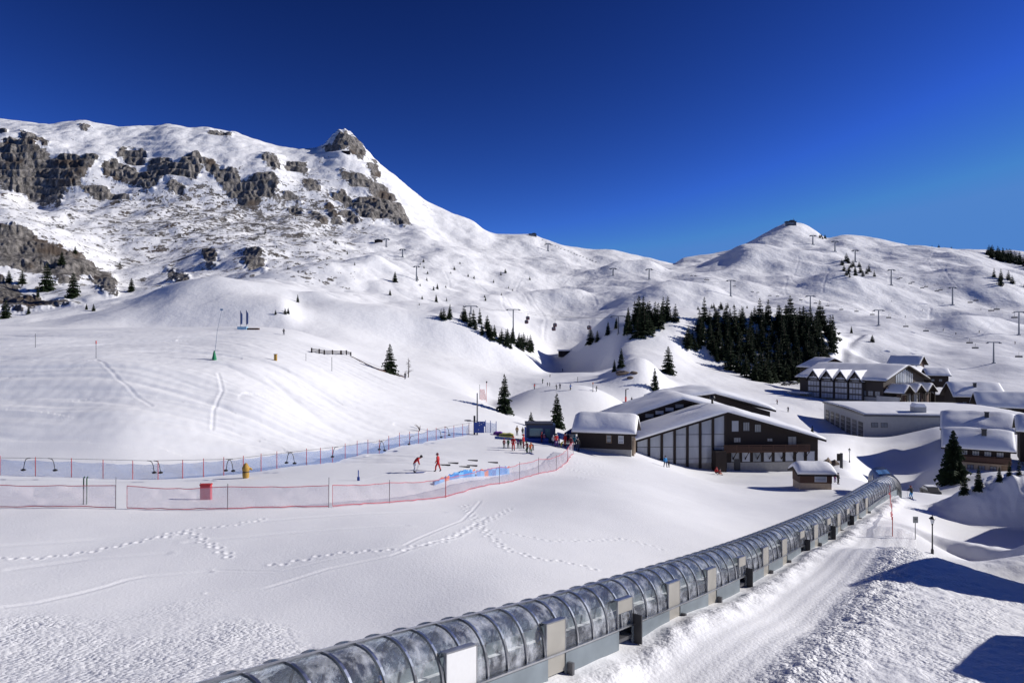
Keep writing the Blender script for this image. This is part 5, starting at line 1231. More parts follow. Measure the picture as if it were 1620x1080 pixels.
# unit trees 10 m tall: slim, full, broad, ragged
VAR = [conifer_meshes(0, 10, 1.9, 22, 13, 1), conifer_meshes(1, 10, 2.3, 20, 13, 2), conifer_meshes(2, 10, 1.65, 24, 11, 3), conifer_meshes(3, 10, 2.7, 18, 14, 4, low=0.03), conifer_meshes(4, 10, 2.1, 17, 10, 5, sparse=0.25)]
FARV = [conifer_meshes(5, 10, 2.6, 15, 11, 6, 4), conifer_meshes(6, 10, 3.1, 13, 12, 7, 4), conifer_meshes(7, 10, 2.2, 16, 10, 8, 4), conifer_meshes(8, 10, 3.5, 12, 12, 9, 4, 0.02)]
HERO = conifer_meshes(9, 10, 3.0, 34, 19, 10, 7)
ntree = 0
trg = random.Random(12)
def tree(p, h, label, vi=None, group=None, name="spruce_tree", wide=1.0, far=False, mesh=None, m=None):
    global ntree
    ntree += 1
    cr, tk = mesh or (FARV[trg.randrange(4)] if far else VAR[trg.randrange(5) if vi is None else vi])
    t = thing(name, label, "tree", p-Vector((0, 0, 0.1)), trg.uniform(0, 6.28), group)
    s = h/10.0; ws = s*wide*(trg.uniform(0.75, 1.3) if far else trg.uniform(0.9, 1.12))
    for nm, me in (("crown", cr), ("trunk", tk)):
        o = bpy.data.objects.new(nm, me); COL.objects.link(o); o.parent = t; o.scale = (ws, ws, s)
        if m and nm == "crown":
            o.material_slots[0].link = 'OBJECT'; o.material_slots[0].material = m
    return t
def tpx(px, py, hpx, label, d0=60, d1=1500, **kw):
    p = spot(px, py, d0, d1); return tree(p, hpx*p.y/F, label, **kw)
# single trees one can point to
tpx(617, 590, 48, "broad dark spruce on the brow right of the wooden fence", 100, vi=3, wide=1.0)
tpx(798, 653, 64, "tall slim spruce on the snow ridge above the crowd", 100, vi=1)
tpx(881, 676, 56, "spruce rising behind the blue tow cabin", 120, 200, vi=1, wide=1.05)
tpx(840, 676, 26, "small spruce just left of the one behind the tow cabin", 120, 200, vi=3)
tpx(1508, 762, 84, "very tall dark spruce in front of the warm masonry chalet", 60, 160, mesh=HERO, wide=0.85)
tpx(1526, 780, 30, "small broad spruce behind the ploughed mound, below the tall spruce", 80, 160, vi=3)
tpx(1548, 782, 40, "slender spruce behind the ploughed mound, under the chalet balcony", 80, 160, vi=0)
tpx(1581, 793, 24, "left of two little spruces on the bank right of the mound", 80, 160, vi=0)
tpx(1597, 795, 26, "right of two little spruces on the bank right of the mound", 80, 160, vi=2)
tpx(1612, 762, 28, "thin ragged young spruce at the right edge below the chalets", 80, 160, vi=4, wide=0.8)
tpx(1285, 690, 18, "small dark spruce showing past the lodge's right eave", 150, 190, vi=1)
tpx(1036, 620, 38, "spruce on the small snow knoll above the lodge roof", 200, 330, vi=1)
tpx(1057, 590, 44, "larger spruce in the gap right of the small snow knoll", 250, 430, vi=3)
tpx(983, 582, 32, "taller of two spruces on top of the small snow knoll", 220, 330, vi=1)
tpx(972, 588, 20, "shorter of two spruces on top of the small snow knoll", 220, 330, vi=0)
tpx(934, 545, 26, "dark spruce beside the shady gully", 330, 470, vi=3, wide=1.3); tpx(945, 540, 18, "small spruce right of the one beside the shady gully", 330, 470, vi=3)
tpx(962, 530, 22, "spruce between the gully and the wooded hilltop", 330, 470, vi=1); tpx(975, 520, 18, "little spruce just left of the wooded hilltop", 330, 470, vi=1)
tpx(1380, 541, 12, "round little fir alone on the slope above the hotel", 300, 600, vi=3, wide=1.3); tpx(1347, 527, 12, "small fir by the bend of the road above the hotel", 300, 600, vi=0)
tpx(1318, 552, 20, "fir at the right foot of the dense forest beside the road", 300, 500, vi=1); tpx(1352, 600, 6, "tiny sapling on the slope above the hotel roof", 300, 500, vi=3)
tpx(625, 446, 17, "lone dark fir on the rolling snow below the cliffs", 400, vi=3); tpx(617, 467, 10, "small fir below the lone dark fir", 350, vi=1)
tpx(692, 457, 9, "small fir near the lift line in the middle distance", 400, vi=3); tpx(686, 459, 7, "tiny fir beside the lift line in the middle distance", 400, vi=3)
tpx(690, 478, 13, "small fir above the row of trees on the dome's right edge", 300, vi=1)
tpx(471, 478, 13, "single small fir on the crest of the little dome", 200, 400, vi=0)
tpx(436, 499, 8, "left shrub on the shaded side of the little dome", 200, 400, vi=3); tpx(451, 497, 10, "middle shrub on the shaded side of the little dome", 200, 400, vi=3); tpx(456, 497, 10, "right shrub on the shaded side of the little dome", 200, 400, vi=3)
tpx(768, 476, 7, "tiny fir on the open slope left of the shaded ski run", 350, vi=3)
for x, y, h, lb in ((9, 509, 30, "dark spruce at the left edge where the slope meets the crag"), (14, 447, 20, "spruce standing among rocks at the far left edge"), (35, 449, 22, "spruce among rocks, second from the left edge"),
                    (74, 460, 46, "tallest dark spruce under the lower left crag"), (116, 470, 40, "bushy spruce right of the tallest one under the crag"), (119, 402, 14, "small fir on top of the lower left crag"),
                    (208, 461, 22, "dark bush-like fir right of the lower left crag"), (45, 497, 12, "low fir at the foot of the lowest rocks"), (148, 492, 12, "right of two tiny firs at the foot of the mountain"), (137, 490, 10, "left of two tiny firs at the foot of the mountain"),
                    (98, 420, 20, "fir clinging to the middle of the lower left crag"), (60, 470, 16, "short fir left of the tallest spruce under the crag"), (190, 420, 8, "tiny fir above the end of the lower left crag")):
    tpx(x, y, h, lb, 380, vi=3 if h > 18 else None, wide=1.1)
# groups
def inpoly(x, y, poly):
    c = False; n = len(poly)
    for i in range(n):
        x1, y1 = poly[i]; x2, y2 = poly[(i+1) % n]
        if (y1 > y) != (y2 > y) and x < (x2-x1)*(y-y1)/(y2-y1)+x1: c = not c
    return c
def grove(poly, n, hmin, hmax, label, group, d0, d1, mind=3.2, seed=1, far=True, stuff=False):
    rg = random.Random(seed); xs = [p[0] for p in poly]; ys = [p[1] for p in poly]; pts = []; tries = 0
    while len(pts) < n and tries < n*60:
        tries += 1; x = rg.uniform(min(xs), max(xs)); y = rg.uniform(min(ys), max(ys))
        if not inpoly(x, y, poly): continue
        p = spot(x, y, d0, d1)
        if any((p-q).length < mind for q in pts): continue
        pts.append(p)
        if not stuff: tree(p, rg.uniform(hmin, hmax)*p.y/F, label, group=group, far=far); continue
        h = rg.uniform(hmin, hmax)*p.y/F; me = FARV[rg.randrange(4)][0]; s = h/10; a = rg.uniform(0, 6.28); M_ = Matrix.Translation(p-Vector((0, 0, 0.3*s))) @ Matrix.Rotation(a, 4, 'Z') @ Matrix.Diagonal((s*1.1, s*1.1, s, 1))
        co = np.empty(len(me.vertices)*3); me.vertices.foreach_get("co", co); co = co.reshape(-1, 3) @ np.array(M_.to_3x3()).T + np.array(M_.translation)
        STUFF.add([tuple(c) for c in co], [tuple(q.vertices) for q in me.polygons])
    return pts
STUFF = MB()
FORest = [(1102,530),(1108,514),(1122,500),(1150,505),(1200,505),(1250,506),(1290,506),(1318,522),(1322,548),(1308,572),(1293,594),(1262,606),(1228,606),(1196,604),(1165,592),(1140,578),(1120,560),(1108,548)]
grove(FORest, 160, 20, 43, "dark spruce in the dense forest on the hill behind the lodge", "spruces of the dense forest", 300, 470, 3.6, 2)
grove([(1196,560),(1240,545),(1290,545),(1296,594),(1262,606),(1200,604)], 8, 26, 36, "dark spruce in the dense forest on the hill behind the lodge", "spruces of the dense forest", 300, 470, 2.6, 22)
grove([(988,528),(1000,508),(1030,503),(1058,503),(1082,500),(1084,508),(1062,514),(1045,518),(1040,524),(1020,530),(1010,534)], 26, 24, 44, "dark spruce in the clump on the bright hilltop left of the forest", "spruces of the hilltop clump", 330, 470, 2.4, 3)
grove([(1085,545),(1100,540),(1112,545),(1105,556),(1088,552)], 6, 22, 32, "spruce just below the left tip of the dense forest", "spruces at the forest tip", 300, 470, 3.0, 4)
grove([(695,500),(712,498),(720,504),(700,507)], 4, 12, 22, "small spruce at the upper left end of the tree row on the dome edge", "upper trees of the dome edge", 200, 360, 2.0, 5)
grove([(727,505),(745,506),(775,520),(800,530),(830,545),(845,552),(842,560),(815,556),(790,546),(760,528),(735,514)], 32, 14, 27, "spruce in the diagonal row along the right edge of the dome", "spruces of the diagonal row", 200, 440, 2.2, 6)
grove([(1100,492),(1120,480),(1180,478),(1190,486),(1130,492)], 9, 5, 12, "small fir on the open snow above the dense forest", "small firs above the forest", 380, 560, 4, 7, stuff=True)
grove([(1330,418),(1340,412),(1352,418),(1375,428),(1392,436),(1388,440),(1365,438),(1340,440)], 20, 6, 15, "dark fir in the thin patch halfway up the right slope", "firs of the thin patch on the right slope", 500, 1100, 4, 8, stuff=True)
grove([(1556,402),(1570,401),(1600,408),(1618,412),(1640,418),(1640,426),(1600,418),(1570,410)], 60, 9, 19, "dark fir in the belt of trees on the right hand skyline", "firs of the skyline belt", 800, 1450, 6, 9, stuff=True)
grove([(1560,432),(1585,440),(1618,446),(1632,470),(1605,462),(1575,450)], 9, 8, 18, "fir on the shaded slope below the skyline belt of trees", "firs below the skyline belt", 500, 1100, 6, 10, stuff=True)
grove([(1463,397),(1510,396),(1512,399),(1465,399)], 5, 5, 8, "small fir standing against the sky left of the skyline belt", "lone firs on the skyline", 1200, 1430, 6, 11, stuff=True)
grove([(1286,366),(1296,370),(1308,378),(1302,380),(1288,371)], 5, 5, 8, "tiny dark fir right under the summit station", "firs under the summit station", 1200, 1450, 5, 13, stuff=True)
grove([(640,410),(760,420),(880,450),(900,500),(780,470),(700,500),(640,480)], 24, 3.5, 8, "tiny fir dotted over the rolling snow in the middle distance", "dotted firs of the middle distance", 340, 900, 12, 14, stuff=True)
grove([(180,300),(480,330),(600,420),(520,450),(300,400),(190,390)], 20, 3.5, 7, "tiny fir dotted on the snow between the cliffs and the domes", "dotted firs below the cliffs", 440, 1100, 14, 15, stuff=True)
_o = bpy.data.objects.new('distant_firs', STUFF.mesh('distant_firs', needle)); COL.objects.link(_o); tagit(_o, 'scattered tiny dark firs on the far slopes and the right skyline', 'trees', kind='stuff')
# bare larch beside the spruce on the brow
p = spot(646, 597, 100, 200); t = thing("bare_tree", "leafless brown larch right of the broad spruce on the brow", "tree", p)
rg = random.Random(9); MB().tube([(0, 0, -0.3), (0.1, 0, 2.2), (0, 0, 4.2)], [0.12, 0.08, 0.03], 6).build("trunk", bark, t)
m = MB()
for k in range(46):
    z = rg.uniform(0.4, 3.8); a = rg.uniform(0, 6.28); L_ = 1.5*(1-z/5)*rg.uniform(0.6, 1.1); e = (math.cos(a)*L_, math.sin(a)*L_, z+0.35*L_)
    m.tube([(0.05, 0, z), (e[0]*0.5, e[1]*0.5, z+0.25*L_), e], [0.03, 0.025, 0.012], 3)
m.build("crown", mat("bare_twig", (0.09, 0.06, 0.045), 0.9), t)
for x, y, sgn in ((662, 690-5, 1), (1335, 880-31, -1)):
    pass
def shrub(px, py, s, label, d0=50, d1=200):
    p = spot(px, py, d0, d1); t = thing("bare_shrub", label, "shrub", p); rg = random.Random(int(px)); m = MB()
    for k in range(16):
        a = rg.uniform(0, 6.28); L_ = s*rg.uniform(0.5, 1); m.tube([(0, 0, -0.1), (math.cos(a)*L_*0.3, math.sin(a)*L_*0.3, L_*0.6), (math.cos(a)*L_*0.8, math.sin(a)*L_*0.8, L_*0.9)], [0.03, 0.02, 0.01], 3)
    m.build("twigs", mat("bare_twig", (0.09, 0.06, 0.045), 0.9), t)
shrub(664, 682, 1.3, "bare twiggy shrub poking from the slope above the blue fence", 90, 140)
# rocks showing on the knoll
for x, y, s, lb in ((985, 592, 1.6, "largest dark rock on the face of the small snow knoll"), (1003, 590, 1.0, "right dark rock on the face of the small snow knoll"), (997, 598, 0.9, "lowest dark rock on the face of the small snow knoll")):
    p = spot(x, y, 200, 330); rg = random.Random(int(x)); bm = bmesh.new(); bmesh.ops.create_icosphere(bm, subdivisions=2, radius=s)
    for v in bm.verts: v.co = Vector((v.co.x*1.4, v.co.y, v.co.z*0.7))*(1+rg.uniform(-0.2, 0.2))
    me = bpy.data.meshes.new("rock_mesh"); bm.to_mesh(me); bm.free(); me.materials.append(mat("brown_rock", (0.16, 0.12, 0.09), 0.9, var=0.5, scale=2))
    o = bpy.data.objects.new("rock", me); COL.objects.link(o); o.location = p; tagit(o, lb, "rock")

# ------------------------------------------------------------------ chairlifts
pylm = mat("pylon_steel", (0.22, 0.23, 0.25), 0.5, 0.4, var=0.2)
def pylon(px, py0, py1, label, d, arm=5.0, group="lift pylons"):
    """foot at photo row py1, head at py0"""
    p = spot(px, py1, d*0.6, d*1.4); h = (py1-py0)*p.y/F; k = p.y/F
    t = thing("lift_pylon", label, "lift pylon", p, 0, group); r = max(0.35, 0.0009*p.y); arm = max(arm, 8*k)
    MB().tube([(0, 0, -1.0), (0, 0, h)], [r*1.35, r*0.8], 8).build("mast", pylm, t)
    MB().box(-arm/2, arm/2, -r*0.5, r*0.5, h-r*1.3, h-r*0.1).build("cross_arm", pylm, t)
    for s in (-1, 1): MB().box(s*arm/2-0.9*r*2, s*arm/2+0.9*r*2, -r*0.8, r*0.8, h-r*2.4, h-r*1.3).build("wheel_train", steeld, t)
    MB().box(-r*2, r*2, -r*2, r*2, -1.2, 0.5).build("footing", conc, t)
    return p+Vector((0, 0, h)), arm
def cable(pts, off, label, r=0.05):
    P_ = []
    for a, b_ in zip(pts[:-1], pts[1:]):
        L_ = (b_-a).length
        for k in range(9): f = k/9; q = a.lerp(b_, f); q.z -= 0.025*L_*4*f*(1-f); P_.append(q+Vector((off, 0, -0.9)))
    P_.append(pts[-1]+Vector((off, 0, -0.9)))
    return tagit(MB().tube(P_, r, 4, cap=False).build("lift_cable", steeld), label, "cable"), P_
LN = {}
def line(name, items, arm):
    LN[name] = [pylon(x, y0, y1, lb, d, arm)[0] for x, y0, y1, d, lb in items]
line("A", [(1612, 493, 530, 360, "big lift pylon at the right edge of the photo, nearest on the upper line"), (1507, 455, 483, 520, "lift pylon on the open slope, second from the right edge"), (1410, 427, 452, 700, "lift pylon right of the thin patch of firs"),
           (1353, 396, 415, 900, "lift pylon just above the thin patch of firs"), (1321, 381, 398, 1080, "lift pylon below the right shoulder of the summit"), (1286, 372, 387, 1220, "highest lift pylon just below the summit station")], 7)
line("B", [(1572, 541, 575, 330, "dark lift pylon on the slope above the right hand chalets"), (1390, 490, 515, 480, "lift pylon on the slope right of the dense forest"), (1282, 468, 491, 620, "lift pylon just above the dense forest"), (1156, 443, 469, 760, "lift pylon above the small firs left of the forest"), (1027, 425, 442, 900, "lift pylon at the sunny end of the shaded ski run")], 7)
line("C", [(978, 500, 529, 400, "gondola pylon beside the hilltop clump of spruces"), (812, 489, 527, 400, "tall gondola pylon above the diagonal row of spruces"), (745, 484, 497, 420, "gondola pylon left of the diagonal row of spruces")], 8)
line("D", [(659, 421, 445, 560, "lift pylon near the lone dark fir in mid distance"), (637, 394, 407, 760, "small pylon above the mid distance rolling snow"), (611, 378, 391, 900, "small pylon under the big cliff")], 4)
line("E", [(970, 424, 436, 900, "small pylon left of the sunny end of the shaded run"), (867, 385, 397, 1150, "small pylon below the left summit hut"), ], 4)
for nm, lb in (("A", "upper chairlift"), ("B", "lower chairlift"), ("C", "gondola lift"), ("D", "cliffside lift"), ("E", "far left lift")):
    a = 3.5 if nm != "D" else 2
    cable(LN[nm], -a, f"left hand haul cable of the {lb}", 0.035); cable(LN[nm], a, f"right hand haul cable of the {lb}", 0.035)
def chair_proto():
    t = thing("lift_chair", "", "chairlift chair", (0, 0, 0))
    MB().tube([(0, 0, 2.6), (0, 0.15, 0.9), (0, -0.1, 0.5)], 0.07, 5).build("hanger", steeld, t)
    MB().box(-1.5, 1.5, -0.35, 0.35, -0.05, 0.12).box(-1.5, 1.5, 0.36, 0.48, -0.05, 0.75).build("seat", trim, t)
    MB().tube([(-1.5, -0.5, 0.35), (1.5, -0.5, 0.35)], 0.06, 5).tube([(-1.5, -0.5, 0.35), (-1.4, 0.35, 0.75)], 0.05, 5).tube([(1.5, -0.5, 0.35), (1.4, 0.35, 0.75)], 0.05, 5).build("safety_bar", steel, t)
    return t
cproto = chair_proto(); first = True
CH = [("lower chairlift", [(1218,468,690),(1230,469,680),(1252,474,655),(1267,475,640),(1290,480,600),(1309,484,580),(1331,490,555),(1355,493,530),(1380,498,500),(1406,503,470),(1433,517,440),(1465,524,410),(1534,543,370),(1543,551,360)]),
      ("upper chairlift", [(1421,442,690),(1425,440,680),(1440,449,640),(1444,447,630),(1459,456,600),(1465,454,590),(1482,461,560),(1488,459,550),(1535,479,480),(1544,476,470),(1568,492,420),(1577,490,410),(1605,503,380),(1612,565,330)]),
      ("far run lift", [(1094,437,850),(1100,437,840),(1116,443,820),(1120,443,810),(1162,453,740),(1190,462,720),(1199,463,710)])]
for nm, lst in CH:
    for i, (x, y, D) in enumerate(lst):
        o = cproto if first else copy_tree(cproto); first = False
        z = (CY-y)/F*D; X = (x-CX)/F*D; gz_ = ground(X, D)
        while gz_ > z-1.5 and D > 200: D *= 0.97; z = (CY-y)/F*D; X = (x-CX)/F*D; gz_ = ground(X, D)
        o.location = (X, D, z); o.rotation_euler = (0, 0, R(-25)); o['label'] = f"small dark chair hanging on the {nm} over the right hand slopes"; o['group'] = f"chairs on the {nm}"
for nm_, i0_ in (("x", 0),):
    rgc = random.Random(5)
    for i in range(18):      # the line climbing to the left summit hut
        f = i/17; x = 858+85*f+rgc.uniform(-1, 1); y = 382+33*f; D = 1290-330*f
        o = copy_tree(cproto); o.location = ((x-CX)/F*D, D, max((CY-y)/F*D, ground((x-CX)/F*D, D)+5)); o['label'] = "tiny chair on the line climbing to the left summit hut"; o['group'] = "chairs on the left summit line"
def gondola(x, y, D, label):
    t = thing("gondola", label, "gondola cabin", ((x-CX)/F*D, D, (CY-y)/F*D), 0.3, "gondola cabins over the gully")
    MB().lathe([(0.75, -1.1), (1.15, -0.9), (1.25, 0.0), (1.15, 0.75), (0.7, 1.05)], 4).build("cabin", mat("cabin_dark", (0.06, 0.02, 0.03), 0.3, var=0.3), t, bevel=0.08)
    MB().box(-0.87, 0.87, -0.87, 0.87, 0.0, 0.62).build("window_band", glassd, t); MB().tube([(0, 0, 1.0), (0.1, 0, 3.2)], 0.08, 5).build("hanger", steeld, t)
gondola(932, 518, 360, "nearest gondola cabin, right of the shady gully"); gondola(878, 514, 380, "upper gondola of the pair over the gully"); gondola(876, 520, 380, "lower gondola of the pair over the gully"); gondola(835, 503, 400, "upper gondola cabin just right of the tall gondola pylon"); gondola(833, 509, 400, "lower gondola cabin just right of the tall gondola pylon")
def station(px, py, w, h, D, label, flat=True):
    p = spot(px, py, D*0.8, D*1.2); t = thing("summit_station", label, "building", p)
    MB().box(-w/2, w/2, -w/4, w/4, -3, h*0.55).build("wall", steeld, t); MB().box(-w*0.6, w*0.5, -w*0.3, w*0.3, h*0.56, h*0.72).build("roof", trim, t)
    MB().box(-w*0.1, w*0.35, -w*0.2, w*0.2, h*0.725, h).build("wheel_house", steeld, t); MB().tube([(w*0.3, 0, h), (w*0.3, 0, h*1.5)], 0.25, 5).build("antenna", steeld, t)
    MB().box(-w*0.45, w*0.2, -w/4-0.1, -w/4-0.01, h*0.15, h*0.4).build("window", glassd, t)
station(1251, 356, 18, 9, 1390, "dark lift station on top of the pointed right hand summit"); station(843, 373, 14, 5, 1390, "low lift hut on the rounded left summit"); 
p = spot(548, 243, 1150, 1400); t = thing("mountain_hut", "tiny flat roofed hut under the rocky peak", "hut", p); MB().box(-7, 7, -3, 3, -2, 3.2).build("wall", wood, t); MB().box(-8, 8, -3.6, 3.6, 3.2, 3.8).build("roof", steeld, t)
p = spot(599, 383, 600, 1100); t = thing("mountain_hut", "small dark shelter on the rolling snow below the big cliff", "hut", p); MB().box(-5, 5, -2.5, 2.5, -2, 2.4).build("wall", wood, t); MB().prism([(-5.6, 2.4), (0, 3.8), (5.6, 2.4)], -3, 3).build("roof", steeld, t)
p = spot(896, 560, 330, 520); t = thing("snow_bridge", "small dark timber shelter in the shady gully", "hut", p); MB().box(-5, 5, -2, 2, -2, 1.8).build("wall", wood, t); MB().box(-5.6, 5.6, -2.6, 2.6, 1.8, 2.6).build("roof_snow", snow, t, bevel=0.2)

# ------------------------------------------------------------------ people
def cloth(name, c): return mat("cloth_"+name, c, 0.75, var=0.18, scale=9)
C_ = dict(red=cloth("red", (0.45, 0.012, 0.015)), black=cloth("black", (0.012, 0.012, 0.016)), blue=cloth("blue", (0.015, 0.10, 0.38)), navy=cloth("navy", (0.012, 0.02, 0.07)), teal=cloth("teal", (0.02, 0.28, 0.32)),
          green=cloth("green", (0.03, 0.10, 0.04)), orange=cloth("orange", (0.62, 0.15, 0.03)), yellow=cloth("yellow", (0.60, 0.48, 0.03)), white=cloth("white", (0.65, 0.65, 0.66)), purple=cloth("purple", (0.12, 0.04, 0.20)), ochre=cloth("ochre", (0.28, 0.17, 0.05)), maroon=cloth("maroon", (0.14, 0.02, 0.03)), sky=cloth("sky", (0.03, 0.25, 0.55)), pink=cloth("pink", (0.55, 0.18, 0.24)))
skin = mat("skin", (0.45, 0.26, 0.19), 0.6)
def body_mesh(pose):
    """one continuous skinned surface, 1.75 m tall, facing -y"""
    V = {}; E = []; Rr = {}
    def v(n, p, r): V[n] = p; Rr[n] = r
    lean = {'stand': 0.0, 'ski': 0.16, 'bend': 0.55, 'walk': 0.05, 'sit': 0.12}[pose]
    drop = {'stand': 0.0, 'ski': 0.10, 'bend': 0.06, 'walk': 0.02, 'sit': 0.62}[pose]
    hz = 0.93-drop; kf = {'stand': 0.02, 'ski': 0.20, 'bend': 0.12, 'walk': 0.05, 'sit': 0.35}[pose]
    v('pel', (0, 0, hz), 0.155); v('waist', (0, -0.10*lean*2, hz+0.17), 0.150); v('chest', (0, -0.38*lean*1.6, hz+0.40-0.10*lean), 0.185); v('neck', (0, -0.55*lean*1.7, hz+0.57-0.22*lean), 0.075)
    v('chin', (0, -0.60*lean*1.8-0.01, hz+0.63-0.28*lean), 0.085); v('head', (0, -0.66*lean*1.8-0.015, hz+0.72-0.34*lean), 0.112); v('crown', (0, -0.68*lean*1.8, hz+0.80-0.38*lean), 0.08); v('nose', (0, -0.66*lean*1.8-0.125, hz+0.70-0.36*lean), 0.022)
    E += [('pel', 'waist'), ('waist', 'chest'), ('chest', 'neck'), ('neck', 'chin'), ('chin', 'head'), ('head', 'crown'), ('head', 'nose')]
    cx, cy, cz_ = V['chest']
    for s, n in ((-1, 'l'), (1, 'r')):
        st = {'walk': 0.22*s}.get(pose, 0.0)
        v(n+'hip', (0.10*s, 0, hz-0.06), 0.115)
        if pose == 'sit':
            v(n+'knee', (0.14*s, -0.40, hz+0.10), 0.075); v(n+'ank', (0.14*s, -0.62, 0.10), 0.058); v(n+'toe', (0.15*s, -0.80, 0.10), 0.05)
        else:
            v(n+'knee', (0.12*s, -kf-st*0.6, 0.50-drop*0.5), 0.080); v(n+'ank', (0.13*s, 0.02-st, 0.10), 0.066); v(n+'toe', (0.14*s, -0.17-st, 0.055), 0.05)
        v(n+'sho', (0.19*s, cy, cz_+0.08), 0.085)
        if pose in ('ski',): v(n+'elb', (0.29*s, cy-0.14, cz_-0.15), 0.060); v(n+'wri', (0.27*s, cy-0.38, cz_-0.20), 0.045); v(n+'han', (0.26*s, cy-0.46, cz_-0.20), 0.042); v(n+'thu', (0.22*s, cy-0.45, cz_-0.16), 0.02)
        elif pose == 'bend': v(n+'elb', (0.27*s, cy-0.05, cz_-0.18), 0.060); v(n+'wri', (0.20*s, cy-0.12, cz_-0.40), 0.045); v(n+'han', (0.18*s, cy-0.14, cz_-0.48), 0.042); v(n+'thu', (0.14*s, cy-0.17, cz_-0.46), 0.02)
        else: v(n+'elb', (0.27*s, cy+0.03, cz_-0.19), 0.060); v(n+'wri', (0.26*s, cy-0.10-0.08*s*(pose == 'walk'), cz_-0.40), 0.045); v(n+'han', (0.25*s, cy-0.13, cz_-0.48), 0.042); v(n+'thu', (0.21*s, cy-0.16, cz_-0.45), 0.02)
        E += [('pel', n+'hip'), (n+'hip', n+'knee'), (n+'knee', n+'ank'), (n+'ank', n+'toe'), ('chest', n+'sho'), (n+'sho', n+'elb'), (n+'elb', n+'wri'), (n+'wri', n+'han'), (n+'wri', n+'thu')]
    names = list(V); me = bpy.data.meshes.new("skel"); me.from_pydata([V[n] for n in names], [(names.index(a), names.index(b)) for a, b in E], []); me.update()
    o = bpy.data.objects.new("skel", me); COL.objects.link(o); sk_ = o.modifiers.new("skin", 'SKIN'); sub = o.modifiers.new("sub", 'SUBSURF'); sub.levels = 1; sub.render_levels = 1
    for i, n in enumerate(names): me.skin_vertices[0].data[i].radius = (Rr[n], Rr[n]*(0.8 if n in ('chest', 'waist', 'pel') else 1.0)); me.skin_vertices[0].data[i].use_root = (n == 'pel')
    dg = bpy.context.evaluated_depsgraph_get(); dg.update(); ev = o.evaluated_get(dg); out = bpy.data.meshes.new_from_object(ev); out.name = "figure_"+pose
    bpy.data.objects.remove(o)
    out.materials.clear()
    for k in range(4): out.materials.append(C_['black'])          # jacket, trousers, skin, boots and gloves
    seg = [(a, b, {'waist': 0, 'chest': 0, 'neck': 0, 'chin': 2, 'head': 2, 'crown': 2, 'nose': 2}.get(b, {'hip': 1, 'knee': 1, 'ank': 1, 'toe': 3, 'sho': 0, 'elb': 0, 'wri': 0, 'han': 3, 'thu': 3}.get(b[1:], 0))) for a, b in E]
    for p in out.polygons:
        c = p.center; bd_ = 1e9; mi = 0
        for a, b, k in seg:
            A_, B_ = Vector(V[a]), Vector(V[b]); f = min(1, max(0, (c-A_).dot(B_-A_)/(B_-A_).length_squared)); d = (c-(A_+(B_-A_)*f)).length-Rr[b]
            if d < bd_: bd_ = d; mi = k
        if mi == 1 and c.z < 0.20: mi = 3
        p.material_index = mi; p.use_smooth = True
    return out, V
POSES = {p: body_mesh(p) for p in ('stand', 'ski', 'bend', 'walk', 'sit')}
hel = MB().lathe([(0.125, -0.05), (0.135, 0.0), (0.125, 0.07), (0.085, 0.13), (0.02, 0.155)], 12).mesh("helmet_mesh", blackp, True)
gog = MB().box(-0.085, 0.085, -0.135, -0.09, -0.025, 0.03).mesh("goggles_mesh", glassd)
ski_me = MB().box(-0.045, 0.045, -0.95, 0.75, 0.0, 0.03).add([(-0.045, -0.95, 0.0), (0.045, -0.95, 0.0), (0.02, -1.08, 0.09), (-0.02, -1.08, 0.09)], [(0, 1, 2, 3)]).mesh("ski_mesh", bluep)
npers = 0
def person(px, py, hpx, jacket, trousers, pose="stand", helmet="black", rz=0.0, label="", skis=False, d0=60, d1=600, group=None, loc=None, bib=None):
    global npers
    npers += 1
    p = loc or spot(px, py, d0, d1); full = {'stand': 1.75, 'ski': 1.62, 'bend': 1.45, 'walk': 1.73, 'sit': 1.12}[pose]
    s = hpx*p.y/F/full; s = min(max(s, 0.55), 1.12)
    t = thing("person", label, "person", p, rz, group); t.scale = (s, s, s)
    me, V = POSES[pose]; b = bpy.data.objects.new("body", me); COL.objects.link(b); b.parent = t
    for sl_, mt in zip(b.material_slots, (C_[jacket], C_[trousers], skin, C_['black'])): sl_.link = 'OBJECT'; sl_.material = mt
    h = Vector(V['head'])
    for nm, me_, mt, off in (("helmet", hel, C_[helmet], Vector((0, 0.01, 0.02))), ("goggles", gog, glassd, Vector((0, 0, 0.0)))):
        o = bpy.data.objects.new(nm, me_); COL.objects.link(o); o.parent = t; o.location = h+off; o.material_slots[0].link = 'OBJECT'; o.material_slots[0].material = mt
    if skis:
        for n in ('l', 'r'):
            o = bpy.data.objects.new("ski", ski_me); COL.objects.link(o); o.parent = t; a = V[n+'ank']; o.location = (a[0], a[1], 0.0)
            hd = V[n+'han']; MB().tube([(hd[0], hd[1], hd[2]+0.05), (hd[0]*1.15, hd[1]+0.35, 0.03)], 0.012, 5).build("ski_pole", steeld, t)
    return t
PI_ = math.pi
person(655, 748, 27, "red", "white", "bend", "black", PI_/2+0.3, "skier in red jacket and pale trousers bending forward on the teaching slope", True)
person(693, 746, 29, "red", "red", "walk", "maroon", -PI_/2-0.3, "red suited skier striding on the teaching slope right of the bent one")
